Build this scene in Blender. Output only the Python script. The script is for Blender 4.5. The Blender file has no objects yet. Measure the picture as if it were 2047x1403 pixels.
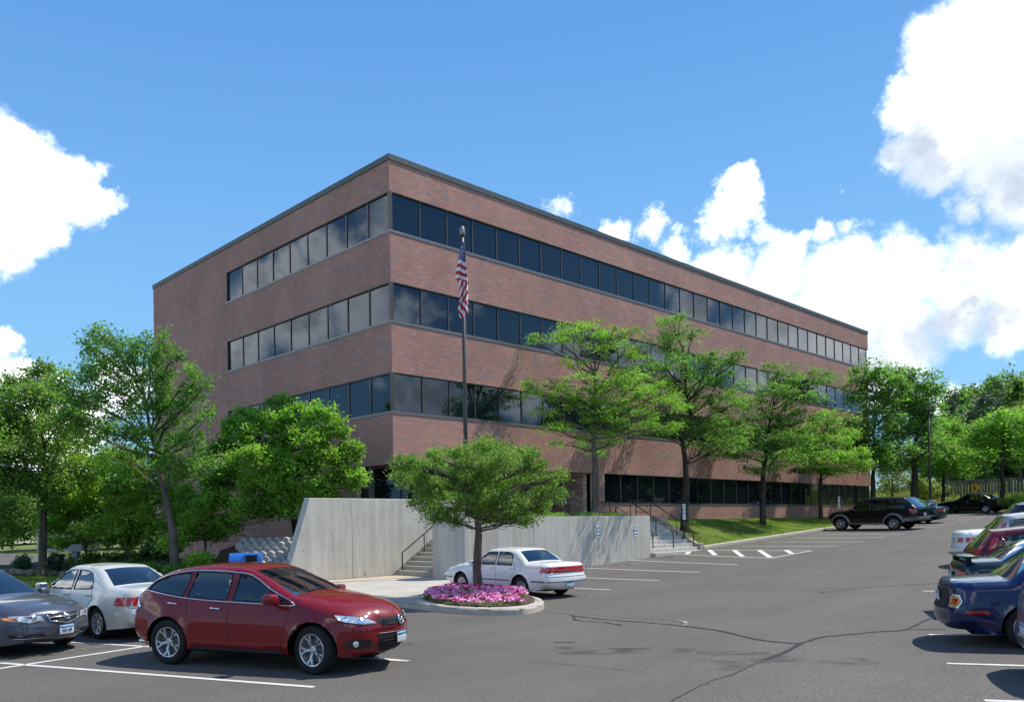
import bpy, bmesh, math, random
import numpy as np
from mathutils import Vector, Matrix
from mathutils.geometry import delaunay_2d_cdt
PI=math.pi; R=math.radians
rng=np.random.default_rng(7); random.seed(7)
sc=bpy.context.scene; COL=sc.collection
# ------------------------------------------------------------------ camera
CAM=np.array([-21.459,-26.538,2.18]); YAW,PITCH,ROLL=0.8416,0.0095,-0.0157
F,PX,PY,WPX=1628.7,868.4,1030.0,2047.0
fw=np.array([math.cos(YAW)*math.cos(PITCH),math.sin(YAW)*math.cos(PITCH),math.sin(PITCH)])
rt0=np.array([math.sin(YAW),-math.cos(YAW),0.]); up0=np.cross(rt0,fw)
RT=rt0*math.cos(ROLL)+up0*math.sin(ROLL); UP=up0*math.cos(ROLL)-rt0*math.sin(ROLL)
cam=bpy.data.cameras.new('camera'); co=bpy.data.objects.new('camera',cam); COL.objects.link(co)
cam.sensor_width=36; cam.lens=F/WPX*36; cam.shift_x=(WPX/2-PX)/WPX; cam.shift_y=(PY-701.5)/WPX
cam.clip_end=3000; cam.clip_start=.1
M=Matrix(((RT[0],UP[0],-fw[0],CAM[0]),(RT[1],UP[1],-fw[1],CAM[1]),(RT[2],UP[2],-fw[2],CAM[2]),(0,0,0,1)))
co.matrix_world=M; sc.camera=co
def ray(px,py): return fw+RT*((px-PX)/F)-UP*((py-PY)/F)
def atd(px,py,d): return CAM+ray(px,py)*d
def atY(px,py,Y): r=ray(px,py); return CAM+r*((Y-CAM[1])/r[1])
def atX(px,py,X): r=ray(px,py); return CAM+r*((X-CAM[0])/r[0])
# ------------------------------------------------------------------ sun, sky, exposure
SUN=np.array([.50,-.20,.83]); SUN/=np.linalg.norm(SUN)
sl=bpy.data.lights.new('sun','SUN'); sl.energy=4.1; sl.angle=R(.55); sl.color=(1,.94,.85)
so=bpy.data.objects.new('sun',sl); COL.objects.link(so); so.rotation_euler=Vector(SUN).to_track_quat('Z','Y').to_euler(); so.location=(0,0,60)
vs=sc.view_settings; vs.view_transform='Standard'; vs.look='None'; vs.exposure=0.58; vs.gamma=1; vs.use_curve_mapping=False
sc.cycles.use_denoising=True; sc.cycles.max_bounces=8; sc.cycles.transparent_max_bounces=24; sc.cycles.sample_clamp_indirect=6
world=bpy.data.worlds.new('World'); sc.world=world; world.use_nodes=True
def build_world():
    nt=world.node_tree; N=nt.nodes; L=nt.links
    for n in list(N): N.remove(n)
    def nd(t,**k):
        n=N.new(t)
        for a,b in k.items(): setattr(n,a,b)
        return n
    def mth(op,a,b=None,c=None,clamp=False):
        n=nd('ShaderNodeMath',operation=op); n.use_clamp=clamp
        for i,v in enumerate((a,b,c)):
            if v is None: continue
            if isinstance(v,(int,float)): n.inputs[i].default_value=v
            else: L.new(v,n.inputs[i])
        return n.outputs[0]
    out=nd('ShaderNodeOutputWorld'); bg=nd('ShaderNodeBackground'); bg.inputs[1].default_value=.131
    L.new(bg.outputs[0],out.inputs[0])
    sky=nd('ShaderNodeTexSky'); sky.sky_type='NISHITA'; sky.sun_disc=False
    sky.sun_elevation=math.asin(SUN[2]); sky.sun_rotation=math.atan2(SUN[0],SUN[1]); sky.altitude=300
    sky.air_density=1.0; sky.dust_density=.0; sky.ozone_density=3.0
    hs=nd('ShaderNodeHueSaturation'); hs.inputs['Saturation'].default_value=1.12; hs.inputs['Value'].default_value=1.0
    L.new(sky.outputs[0],hs.inputs['Color'])
    tc=nd('ShaderNodeTexCoord'); nrm=nd('ShaderNodeVectorMath',operation='NORMALIZE'); L.new(tc.outputs['Generated'],nrm.inputs[0])
    def noise(scale,det,rough,off=(0,0,0),vec=None):
        mp=nd('ShaderNodeMapping'); mp.inputs['Location'].default_value=off; L.new(vec or nrm.outputs[0],mp.inputs[0])
        n=nd('ShaderNodeTexNoise'); n.inputs['Scale'].default_value=scale; n.inputs['Detail'].default_value=det; n.inputs['Roughness'].default_value=rough
        L.new(mp.outputs[0],n.inputs[0]); return n
    # warped direction
    def warped(scale,det,rough,amp,src):
        n=noise(scale,det,rough,vec=src)
        s=nd('ShaderNodeVectorMath',operation='SUBTRACT'); L.new(n.outputs['Color'],s.inputs[0]); s.inputs[1].default_value=(.5,.5,.5)
        m=nd('ShaderNodeVectorMath',operation='SCALE'); L.new(s.outputs[0],m.inputs[0]); m.inputs['Scale'].default_value=amp
        a=nd('ShaderNodeVectorMath',operation='ADD'); L.new(src,a.inputs[0]); L.new(m.outputs[0],a.inputs[1]); return a.outputs[0]
    sp_=nd('ShaderNodeSeparateXYZ'); L.new(nrm.outputs[0],sp_.inputs[0]); gr=nd('ShaderNodeValToRGB'); L.new(sp_.outputs[2],gr.inputs[0])
    for pos,cc in ((.0,(1.95,3.6,5.1)),(.18,(1.38,3.05,4.95)),(.28,(1.16,2.70,4.85)),(.36,(.98,2.40,4.65)),(.44,(.82,2.12,4.38)),(.53,(.66,1.84,4.05)),(.75,(.50,1.5,3.6)),(1.,(.42,1.35,3.4))):
        el=gr.color_ramp.elements[0] if pos==0 else (gr.color_ramp.elements[len(gr.color_ramp.elements)-1] if pos==1. else gr.color_ramp.elements.new(pos)); el.color=(*[c/6 for c in cc],1)
    gr.color_ramp.interpolation='EASE' if False else 'LINEAR'
    gs=nd('ShaderNodeVectorMath',operation='SCALE'); L.new(gr.outputs[0],gs.inputs[0]); gs.inputs['Scale'].default_value=6.
    sm_=nd('ShaderNodeMix',data_type='RGBA'); sm_.inputs[0].default_value=.94; L.new(hs.outputs[0],sm_.inputs[6]); L.new(gs.outputs[0],sm_.inputs[7])
    w1=warped(8,10,.66,.115,nrm.outputs[0])
    def dirn(px,py,mir=None):
        r=ray(px,py); r=r/np.linalg.norm(r)
        if mir=='y': r=r*np.array([1,-1,1])
        if mir=='x': r=r*np.array([-1,1,1])
        return r
    blobs=[]
    def B(lst,mir=None,k=1.0):
        for px,py,r_ in lst:
            d=ray(px,py); rr=r_/F/np.linalg.norm(d)*k
            blobs.append((dirn(px,py,mir),rr))
    B([(-10,320,120),(55,330,95),(105,400,85),(165,425,58),(60,450,90),(-10,450,110),(212,420,30),(-60,400,160),(20,290,80),(130,350,60),(60,260,40),(180,400,40)])
    B([(10,668,34),(40,728,42),(-10,740,50),(95,735,28),(150,840,90),(240,780,70),(60,850,90)])
    B([(1905,110,95),(1990,70,120),(1835,215,75),(1790,190,45),(1950,230,120),(2060,180,150),(1800,315,52),(1875,300,80),(2000,320,80),(2010,390,38),(1935,395,35),(2080,330,120)])
    B([(1470,395,46),(1450,445,52),(1415,475,40),(1490,465,32),(1125,412,38),(1100,420,26),(1230,464,32),(1295,448,32),(1320,460,24),(1355,505,40),(1640,468,38),(1700,455,34),(1605,485,32),(1680,387,20),(1520,480,30),(1380,470,14)])
    B([(1430,570,80),(1560,545,70),(1680,560,90),(1800,540,95),(1930,530,105),(2040,540,110),(1500,660,120),(1650,690,130),(1800,660,110),(1920,620,80),(2040,630,85),(1760,750,80),(1920,795,55),(1860,760,30),(1600,800,90)])
    B([(815,590,34),(805,630,42),(850,600,26),(870,640,30),(955,622,24),(925,615,22),(880,645,26),(1120,660,34),(1180,690,70),(1260,720,70),(1350,760,60),(800,780,60),(860,790,60),(960,765,50),(1050,790,60),(1500,760,40)],'y')
    B([(1320,590,24),(1350,600,34),(1400,640,60),(1480,680,70),(1560,690,90),(1660,720,90),(1740,720,60),(760,960,40)],'y')
    B([(760,460,34),(720,450,28),(690,470,44),(640,500,60),(560,530,60),(500,570,60),(720,600,90),(600,640,90),(500,690,90),(780,690,60),(760,770,26),(480,810,60),(640,775,12)],'x')
    # open-sky cumulus away from the photograph's field of view
    g=np.random.default_rng(3)
    for i in range(16):
        az=R(48)+R(75+ i*14+g.uniform(-5,5)); el=R(g.uniform(10,48))
        c=np.array([math.cos(az)*math.cos(el),math.sin(az)*math.cos(el),math.sin(el)])
        if abs(az-R(-48))<R(40) or abs(((az-R(132)+PI)%(2*PI))-PI)<R(40) or abs(((az-R(312)+PI)%(2*PI))-PI)<R(38): continue
        for j in range(3):
            o=c+np.array([g.uniform(-.08,.08),g.uniform(-.08,.08),g.uniform(-.03,.05)]); blobs.append((o/np.linalg.norm(o),g.uniform(.07,.13)))
    for px,py,r_ in [(300,300,160),(560,250,150),(820,320,140),(200,560,160),(420,700,140),(900,560,120),(1100,420,160),(1300,600,180),(600,120,120)]: blobs.append((dirn(px,py,'x'),r_/F))
    cur=None
    for c,r_ in blobs:
        dd=nd('ShaderNodeVectorMath',operation='DISTANCE'); L.new(w1,dd.inputs[0]); dd.inputs[1].default_value=tuple(c)
        q=mth('MULTIPLY_ADD',dd.outputs['Value'],1/r_,0.0) if False else mth('SUBTRACT',1.0,mth('DIVIDE',dd.outputs['Value'],r_))
        q=mth('MULTIPLY',q,min(1.0,r_/.030))
        cur=q if cur is None else mth('SMOOTH_MAX',cur,q,.06)
    n2=noise(16,9,.66,(3,1,2)); n2v=n2.outputs['Fac']
    dens=mth('ADD',cur,mth('MULTIPLY',mth('SUBTRACT',n2v,.5),1.0))
    mr=nd('ShaderNodeMapRange',interpolation_type='SMOOTHSTEP'); L.new(dens,mr.inputs[0]); mr.inputs[1].default_value=-.06; mr.inputs[2].default_value=.62
    # light and grey inside the clouds
    n3=noise(7.5,9,.58,(1,7,3)); n4=noise(22,8,.62,(4,2,8))
    sh=mth('ADD',mth('MULTIPLY',n3.outputs['Fac'],1.0),mth('MULTIPLY',n4.outputs['Fac'],.45))
    dr=nd('ShaderNodeMapRange'); L.new(dens,dr.inputs[0]); dr.inputs[1].default_value=.1; dr.inputs[2].default_value=.75; dr.inputs[3].default_value=.16; dr.inputs[4].default_value=-.04
    sh=mth('ADD',sh,dr.outputs[0])
    cr=nd('ShaderNodeValToRGB'); L.new(sh,cr.inputs[0])
    e=cr.color_ramp.elements; e[0].position=.60; e[0].color=(.44,.455,.475,1); e[1].position=.77; e[1].color=(1,1,1,1)
    cs=nd('ShaderNodeVectorMath',operation='SCALE'); L.new(cr.outputs[0],cs.inputs[0]); cs.inputs['Scale'].default_value=12.
    # grey undersides of the big clouds
    gc=None
    for px,py,r_ in [(1990,350,150),(1860,320,90),(1780,300,50),(2000,400,60),(1740,720,110),(1860,660,100),(1960,640,70),(1600,760,90),(2100,300,120)]:
        dd=nd('ShaderNodeVectorMath',operation='DISTANCE'); L.new(w1,dd.inputs[0]); dd.inputs[1].default_value=tuple(dirn(px,py)); q=mth('SUBTRACT',1.0,mth('DIVIDE',dd.outputs['Value'],r_/F)); gc=q if gc is None else mth('SMOOTH_MAX',gc,q,.1)
    gm=nd('ShaderNodeMapRange',interpolation_type='SMOOTHSTEP'); L.new(mth('ADD',gc,mth('MULTIPLY',mth('SUBTRACT',n2v,.5),.5)),gm.inputs[0]); gm.inputs[1].default_value=-.1; gm.inputs[2].default_value=.8; gm.inputs[4].default_value=.80
    c2=nd('ShaderNodeMix',data_type='RGBA'); L.new(gm.outputs[0],c2.inputs[0]); L.new(cs.outputs[0],c2.inputs[6]); c2.inputs[7].default_value=(2.75,3.25,4.05,1)
    mx=nd('ShaderNodeMix',data_type='RGBA'); L.new(mr.outputs[0],mx.inputs[0]); L.new(sm_.outputs[2],mx.inputs[6]); L.new(c2.outputs[2],mx.inputs[7])
    L.new(mx.outputs[2],bg.inputs[0])
build_world()
# ------------------------------------------------------------------ helpers
def tag(o,label=None,cat=None,group=None,kind=None):
    if label: o['label']=label
    if cat: o['category']=cat
    if group: o['group']=group
    if kind: o['kind']=kind
    return o
def empty(name,loc,label=None,cat=None,group=None):
    o=bpy.data.objects.new(name,None); COL.objects.link(o); o.location=loc; o.empty_display_size=.3
    return tag(o,label,cat,group)
class MB:
    def __init__(s): s.v=[]; s.f=[]; s.m=[]
    def add(s,vs_,fs,mi=0):
        b=len(s.v); s.v.extend([tuple(float(c) for c in p) for p in vs_]); s.f.extend([tuple(b+i for i in f) for f in fs]); s.m.extend([mi]*len(fs)); return s
    def box(s,x0,y0,z0,x1,y1,z1,mi=0):
        return s.add([(x0,y0,z0),(x1,y0,z0),(x1,y1,z0),(x0,y1,z0),(x0,y0,z1),(x1,y0,z1),(x1,y1,z1),(x0,y1,z1)],
          [(0,3,2,1),(4,5,6,7),(0,1,5,4),(1,2,6,5),(2,3,7,6),(3,0,4,7)],mi)
    def rbox(s,x0,y0,z0,x1,y1,z1,b,mi=0):   # chamfered box
        bm=bmesh.new(); r=bmesh.ops.create_cube(bm,size=1)
        for v in bm.verts: v.co=Vector(((x0+x1)/2+v.co.x*(x1-x0),(y0+y1)/2+v.co.y*(y1-y0),(z0+z1)/2+v.co.z*(z1-z0)))
        bmesh.ops.bevel(bm,geom=bm.edges[:],offset=b,segments=2,profile=.5,affect='EDGES')
        bm.verts.index_update(); s.add([v.co[:] for v in bm.verts],[[v.index for v in f.verts] for f in bm.faces],mi); bm.free(); return s
    def prism(s,poly,z0,z1,mi=0):   # poly ccw list (x,y), z0/z1 number or function
        n=len(poly); g=lambda z,x,y: z(x,y) if callable(z) else z
        v=[(x,y,g(z0,x,y)) for x,y in poly]+[(x,y,g(z1,x,y)) for x,y in poly]
        return s.add(v,[tuple(range(n-1,-1,-1)),tuple(range(n,2*n))]+[(i,(i+1)%n,n+(i+1)%n,n+i) for i in range(n)],mi)
    def tube(s,pts,r,n=8,mi=0,cap=True):
        P=[np.array(p,float) for p in pts]; k=len(P); rs=r if hasattr(r,'__len__') else [r]*k
        ref=None; V=[]
        for i in range(k):
            t=P[min(i+1,k-1)]-P[max(i-1,0)]; t/=np.linalg.norm(t)+1e-12
            if ref is None: ref=np.array([0,0,1.]) if abs(t[2])<.9 else np.array([1.,0,0])
            a=np.cross(t,ref); a/=np.linalg.norm(a)+1e-12; b=np.cross(a,t); ref=b
            for j in range(n):
                th=2*PI*j/n; V.append(P[i]+rs[i]*(a*math.cos(th)+b*math.sin(th)))
        Fs=[(i*n+j,i*n+(j+1)%n,(i+1)*n+(j+1)%n,(i+1)*n+j) for i in range(k-1) for j in range(n)]
        if cap: Fs+= [tuple(range(n-1,-1,-1)),tuple((k-1)*n+j for j in range(n))]
        return s.add(V,Fs,mi)
    def lathe(s,prof,n=24,c=(0,0,0),axis='z',mi=0,cap=False):
        V=[]
        for r_,h in prof:
            for j in range(n):
                a=2*PI*j/n; p=(r_*math.cos(a),r_*math.sin(a),h)
                if axis=='y': p=(p[0],p[2],p[1])
                if axis=='x': p=(p[2],p[0],p[1])
                V.append((p[0]+c[0],p[1]+c[1],p[2]+c[2]))
        k=len(prof); Fs=[(i*n+j,i*n+(j+1)%n,(i+1)*n+(j+1)%n,(i+1)*n+j) for i in range(k-1) for j in range(n)]
        if cap: Fs+=[tuple(range(n-1,-1,-1)),tuple((k-1)*n+j for j in range(n))]
        return s.add(V,Fs,mi)
    def build(s,name,mat,parent=None,smooth=False,world=True,fix=True):
        me=bpy.data.meshes.new(name); me.from_pydata(s.v,[],s.f); me.update()
        if fix:
            bm=bmesh.new(); bm.from_mesh(me); bmesh.ops.recalc_face_normals(bm,faces=bm.faces[:]); bm.to_mesh(me); bm.free()
        return place(name,me,mat,parent,smooth,world,s.m)
def place(name,me,mat,parent=None,smooth=False,world=True,mi=None):
    for m in (mat if isinstance(mat,(list,tuple)) else [mat]): me.materials.append(m)
    if mi is not None and any(mi) and len(mi)==len(me.polygons): me.polygons.foreach_set('material_index',mi)
    if smooth: me.polygons.foreach_set('use_smooth',[True]*len(me.polygons))
    o=bpy.data.objects.new(name,me); COL.objects.link(o)
    if parent:
        o.parent=parent
        if world: o.matrix_parent_inverse=Matrix.LocRotScale(parent.location,parent.rotation_euler,parent.scale).inverted()
    return o
def npmesh(name,V,quads,mat,parent=None,smooth=False,world=True):
    me=bpy.data.meshes.new(name); V=np.asarray(V,np.float32); Q=np.asarray(quads,np.int32); k=Q.shape[1]
    me.vertices.add(len(V)); me.vertices.foreach_set('co',V.ravel()); me.loops.add(Q.size); me.loops.foreach_set('vertex_index',Q.ravel())
    me.polygons.add(len(Q)); me.polygons.foreach_set('loop_start',np.arange(0,Q.size,k,dtype=np.int32)); me.polygons.foreach_set('loop_total',np.full(len(Q),k,np.int32))
    me.update(calc_edges=True); me.validate(); me.polygons.foreach_set('use_smooth',[bool(smooth)]*len(me.polygons))
    return place(name,me,mat,parent,smooth,world)
MATS={}
def mat(name,col=(.5,.5,.5),rough=.6,metal=0.,spec=.5,var=None,scale=5.,bump=0.,bscale=None,coat=0.,island=None,coord='Object',stretch=(1,1,1),detail=6,emit=None,ior=None,bdist=.02,flake=0):
    """principled material; var = second colour mixed in by noise; island = ramp of colours by random per island/object"""
    if name in MATS: return MATS[name]
    m=bpy.data.materials.new(name); m.use_nodes=True; nt=m.node_tree; N=nt.nodes; L=nt.links; b=N['Principled BSDF']
    b.inputs['Base Color'].default_value=(*col,1); b.inputs['Roughness'].default_value=rough; b.inputs['Metallic'].default_value=metal
    b.inputs['Specular IOR Level'].default_value=spec; b.inputs['Coat Weight'].default_value=coat; b.inputs['Coat Roughness'].default_value=.02
    if ior: b.inputs['IOR'].default_value=ior
    m.diffuse_color=(*col,1)
    tc=N.new('ShaderNodeTexCoord'); mp=N.new('ShaderNodeMapping'); L.new(tc.outputs[coord],mp.inputs[0]); mp.inputs['Scale'].default_value=stretch
    c=None
    if island:
        g=N.new('ShaderNodeNewGeometry'); oi=N.new('ShaderNodeObjectInfo'); ad=N.new('ShaderNodeMath'); ad.operation='ADD'; fr=N.new('ShaderNodeMath'); fr.operation='FRACT'
        L.new(g.outputs['Random Per Island'],ad.inputs[0]); L.new(oi.outputs['Random'],ad.inputs[1]); L.new(ad.outputs[0],fr.inputs[0])
        rp=N.new('ShaderNodeValToRGB'); L.new(fr.outputs[0],rp.inputs[0]); rp.color_ramp.interpolation='LINEAR'
        k=len(island)
        while len(rp.color_ramp.elements)<k: rp.color_ramp.elements.new(.5)
        for i,cc in enumerate(island): rp.color_ramp.elements[i].position=i/(k-1); rp.color_ramp.elements[i].color=(*cc,1)
        c=rp.outputs[0]
    if var:
        n=N.new('ShaderNodeTexNoise'); n.inputs['Scale'].default_value=scale; n.inputs['Detail'].default_value=detail; n.inputs['Roughness'].default_value=.62; L.new(mp.outputs[0],n.inputs[0])
        mr=N.new('ShaderNodeMapRange'); L.new(n.outputs['Fac'],mr.inputs[0]); mr.inputs[1].default_value=.35; mr.inputs[2].default_value=.65
        mx=N.new('ShaderNodeMix'); mx.data_type='RGBA'; L.new(mr.outputs[0],mx.inputs[0])
        if c is not None: L.new(c,mx.inputs[6]); 
        else: mx.inputs[6].default_value=(*col,1)
        if c is not None:
            mx.blend_type='MULTIPLY'
        mx.inputs[7].default_value=(*var,1); c=mx.outputs[2]
    if c is not None: L.new(c,b.inputs['Base Color'])
    if bump:
        n=N.new('ShaderNodeTexNoise'); n.inputs['Scale'].default_value=bscale or scale*4; n.inputs['Detail'].default_value=5; L.new(mp.outputs[0],n.inputs[0])
        bp=N.new('ShaderNodeBump'); bp.inputs['Strength'].default_value=bump; bp.inputs['Distance'].default_value=bdist; L.new(n.outputs['Fac'],bp.inputs['Height']); L.new(bp.outputs[0],b.inputs['Normal'])
    if emit: b.inputs['Emission Color'].default_value=(*emit[0],1); b.inputs['Emission Strength'].default_value=emit[1]
    MATS[name]=m; return m
def glassmat(name,tint,refl=1.0,ior=1.5,rough=0.0):
    if name in MATS: return MATS[name]
    m=bpy.data.materials.new(name); m.use_nodes=True; nt=m.node_tree; N=nt.nodes; L=nt.links
    for n in list(N): N.remove(n)
    o=N.new('ShaderNodeOutputMaterial'); t=N.new('ShaderNodeBsdfTransparent'); t.inputs[0].default_value=(*tint,1)
    g=N.new('ShaderNodeBsdfGlossy'); g.inputs['Roughness'].default_value=rough; g.inputs['Color'].default_value=(1,1,1,1)
    f=N.new('ShaderNodeFresnel'); f.inputs[0].default_value=ior; mu=N.new('ShaderNodeMath'); mu.operation='MULTIPLY'; mu.use_clamp=True; mu.inputs[1].default_value=refl
    mx=N.new('ShaderNodeMixShader'); L.new(f.outputs[0],mu.inputs[0]); L.new(mu.outputs[0],mx.inputs[0]); L.new(t.outputs[0],mx.inputs[1]); L.new(g.outputs[0],mx.inputs[2]); L.new(mx.outputs[0],o.inputs[0])
    MATS[name]=m; return m
# ------------------------------------------------------------------ ground surface function
def sp(t,w=1.6): return w*np.logaddexp(0,np.asarray(t,float)/w)
def G(x,y):
    s=np.asarray(x,float)-.5+.72*sp(-11-np.asarray(y,float),1.5)
    h=.048*sp(s,1.8)
    return h
def Gz(x,y): return float(G(x,y))
def gp(px,py,off=0.):
    r=ray(px,py); lo,hi=2.,400.
    f=lambda t:(CAM+r*t)[2]-off-Gz(*(CAM+r*t)[:2])
    t=lo
    while t<hi and f(t)>0: t*=1.03
    a,b=t/1.03,t
    for _ in range(40):
        m=(a+b)/2
        if f(m)>0:a=m
        else:b=m
    return CAM+r*b
def grid_sheet(name,x0,x1,y0,y1,step,zf,m,keep=None,kind='structure',parent=None,sx=None):
    xs=np.arange(x0,x1+1e-6,sx or step); ys=np.arange(y0,y1+1e-6,step); X,Y=np.meshgrid(xs,ys,indexing='ij'); Z=zf(X,Y)
    V=np.stack([X,Y,Z],-1).reshape(-1,3); ny=len(ys)
    I,J=np.meshgrid(np.arange(len(xs)-1),np.arange(ny-1),indexing='ij')
    Q=np.stack([I*ny+J,(I+1)*ny+J,(I+1)*ny+J+1,I*ny+J+1],-1).reshape(-1,4)
    if keep is not None:
        cx=V[Q].mean(1); Q=Q[keep(cx[:,0],cx[:,1])]
    o=npmesh(name,V,Q,m,parent,smooth=True)
    if kind: o['kind']=kind
    return o
def poly_sheet(name,poly,zf,m,step=1.0,kind='structure',parent=None,holes=()):
    """polygon in world xy draped on height function"""
    P=np.array(poly,float); x0,y0=P.min(0); x1,y1=P.max(0)
    pts=[];edges=[]
    def ring(q,st=.4):
        q=[np.array(a,float) for a in q]; b=len(pts); out=[]
        for i in range(len(q)):
            a,c=q[i],q[(i+1)%len(q)]; k=max(1,int(np.linalg.norm(c-a)/st))
            for j in range(k): out.append(a+(c-a)*j/k)
        pts.extend(out); n=len(out); edges.extend([(b+i,b+(i+1)%n) for i in range(n)]); return list(range(b,b+n))
    faces=[ring(poly,step)]
    def inside(q,x,y):
        c=False;n=len(q);j=n-1
        for i in range(n):
            xi,yi=q[i][:2];xj,yj=q[j][:2]
            if (yi>y)!=(yj>y) and x<(xj-xi)*(y-yi)/(yj-yi)+xi:c=not c
            j=i
        return c
    for x in np.arange(x0+step*.5,x1,step):
        for y in np.arange(y0+step*.5,y1,step):
            if inside(poly,x,y): pts.append(np.array([x,y]))
    r=delaunay_2d_cdt([Vector(p) for p in pts],edges,[faces[0]],1,1e-5)
    v=[(a.x,a.y,float(zf(a.x,a.y))) for a in r[0]]
    mb=MB(); mb.add(v,[tuple(f) for f in r[2]])
    o=mb.build(name,m,parent,smooth=True)
    # upward normals
    if o.data.polygons and sum(p.normal.z for p in o.data.polygons)<0: o.data.flip_normals()
    if kind:o['kind']=kind
    return o
def smoothpts(p,k=8,closed=False):
    p=[np.array(a,float) for a in p]; n=len(p); out=[]
    rngi=range(n if closed else n-1)
    for i in rngi:
        g=(lambda j:p[j%n]) if closed else (lambda j:p[min(max(j,0),n-1)])
        a,b,c,d=g(i-1),g(i),g(i+1),g(i+2)
        for j in range(k):
            t=j/k; out.append(.5*((2*b)+(-a+c)*t+(2*a-5*b+4*c-d)*t*t+(-a+3*b-3*c+d)*t**3))
    if not closed: out.append(p[-1])
    return out
def ribbon(pts,w,off,m,name,parent=None,zf=None,kind=None):
    """flat strip of width w draped on the ground along xy points"""
    zf=zf or Gz; P=[np.array(p[:2],float) for p in pts]; mb=MB(); V=[]
    ws=w if hasattr(w,'__len__') else [w]*len(P)
    for i,p in enumerate(P):
        t=P[min(i+1,len(P)-1)]-P[max(i-1,0)]; t/=np.linalg.norm(t)+1e-9; n=np.array([-t[1],t[0]])*ws[i]/2
        for s_ in (1,-1): q=p+n*s_; V.append((q[0],q[1],zf(q[0],q[1])+off))
    mb.add(V,[(2*i,2*i+1,2*i+3,2*i+2) for i in range(len(P)-1)])
    o=mb.build(name,m,parent,fix=False)
    if o.data.polygons and o.data.polygons[0].normal.z<0:o.data.flip_normals()
    if kind:o['kind']=kind
    return o
def lineseg(a,b,step=.5):
    a=np.array(a[:2]);b=np.array(b[:2]);k=max(1,int(np.linalg.norm(b-a)/step)); return [a+(b-a)*i/k for i in range(k+1)]
def textmesh(name,txt,size,m,mtx,parent=None,bold=0.0,extr=.002,align='CENTER',sx=1.):
    cu=bpy.data.curves.new(name,'FONT'); cu.body=txt; cu.size=size; cu.align_x=align; cu.align_y='CENTER'; cu.extrude=extr; cu.offset=bold; cu.resolution_u=2
    t=bpy.data.objects.new(name+'_tmp',cu); COL.objects.link(t); dg=bpy.context.evaluated_depsgraph_get(); me=bpy.data.meshes.new_from_object(t.evaluated_get(dg)); bpy.data.objects.remove(t); bpy.data.curves.remove(cu)
    me.materials.clear(); me.transform(mtx@Matrix.Diagonal((sx,1,1,1))); return place(name,me,m,parent,False,False)
# ================================================================== GROUND
m_asph=mat('asphalt',(.094,.087,.078),.85,spec=.25,var=(.110,.102,.092),scale=.35,bump=.55,bscale=90,detail=10,bdist=.01)
def asphalt_detail():
    nt=m_asph.node_tree;N=nt.nodes;L=nt.links;b=N['Principled BSDF']; src=b.inputs['Base Color'].links[0].from_socket
    tc=N.new('ShaderNodeTexCoord')
    n=N.new('ShaderNodeTexNoise'); n.inputs['Scale'].default_value=60; n.inputs['Detail'].default_value=3; n.inputs['Roughness'].default_value=.8; L.new(tc.outputs['Object'],n.inputs[0])
    mr=N.new('ShaderNodeMapRange'); L.new(n.outputs['Fac'],mr.inputs[0]); mr.inputs[1].default_value=.3;mr.inputs[2].default_value=.75; mr.inputs[3].default_value=.5; mr.inputs[4].default_value=1.65
    mx=N.new('ShaderNodeMix'); mx.data_type='RGBA'; mx.blend_type='MULTIPLY'; mx.inputs[0].default_value=1; L.new(src,mx.inputs[6]); L.new(mr.outputs[0],mx.inputs[7])
    # tyre polished lanes / worn bands: long soft streaks
    mp=N.new('ShaderNodeMapping'); mp.inputs['Scale'].default_value=(.06,.9,1); mp.inputs['Rotation'].default_value=(0,0,R(-14)); L.new(tc.outputs['Object'],mp.inputs[0])
    n2=N.new('ShaderNodeTexNoise'); n2.inputs['Scale'].default_value=1; n2.inputs['Detail'].default_value=4; L.new(mp.outputs[0],n2.inputs[0])
    m2=N.new('ShaderNodeMapRange'); L.new(n2.outputs['Fac'],m2.inputs[0]); m2.inputs[1].default_value=.35;m2.inputs[2].default_value=.65; m2.inputs[3].default_value=.94; m2.inputs[4].default_value=1.05
    n5=N.new('ShaderNodeTexNoise'); n5.inputs['Scale'].default_value=24; n5.inputs['Detail'].default_value=8; n5.inputs['Roughness'].default_value=.92; L.new(tc.outputs['Object'],n5.inputs[0])
    m5=N.new('ShaderNodeMapRange'); L.new(n5.outputs['Fac'],m5.inputs[0]); m5.inputs[1].default_value=.36;m5.inputs[2].default_value=.66; m5.inputs[3].default_value=.48; m5.inputs[4].default_value=1.62
    m6=N.new('ShaderNodeMix'); m6.data_type='RGBA'; m6.blend_type='MULTIPLY'; m6.inputs[0].default_value=1; L.new(mx.outputs[2],m6.inputs[6]); L.new(m5.outputs[0],m6.inputs[7]); mx=m6
    m3=N.new('ShaderNodeMix'); m3.data_type='RGBA'; m3.blend_type='MULTIPLY'; m3.inputs[0].default_value=1; L.new(mx.outputs[2],m3.inputs[6]); L.new(m2.outputs[0],m3.inputs[7])
    L.new(m3.outputs[2],b.inputs['Base Color'])
asphalt_detail()
m_grass=mat('grass',(.070,.125,.022),.9,spec=.2,var=(.17,.175,.055),scale=.55,bump=.6,bscale=60,detail=8)
m_soil=mat('soil',(.035,.025,.018),.95,spec=.1,var=(.06,.045,.03),scale=3,bump=.8,bscale=25)
m_conc=mat('concrete_paving',(.36,.335,.29),.85,spec=.3,var=(.43,.41,.37),scale=.9,bump=.2,bscale=60)
m_curb=mat('kerb_concrete',(.34,.31,.26),.85,spec=.3,var=(.44,.41,.35),scale=2.2,bump=.3,bscale=50)
m_paint=mat('road_paint',(.62,.62,.60),.7,var=(.48,.48,.46),scale=6,detail=9)
m_paintw=mat('worn_paint',(.50,.50,.48),.7,var=(.22,.21,.2),scale=8,detail=9)
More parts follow.
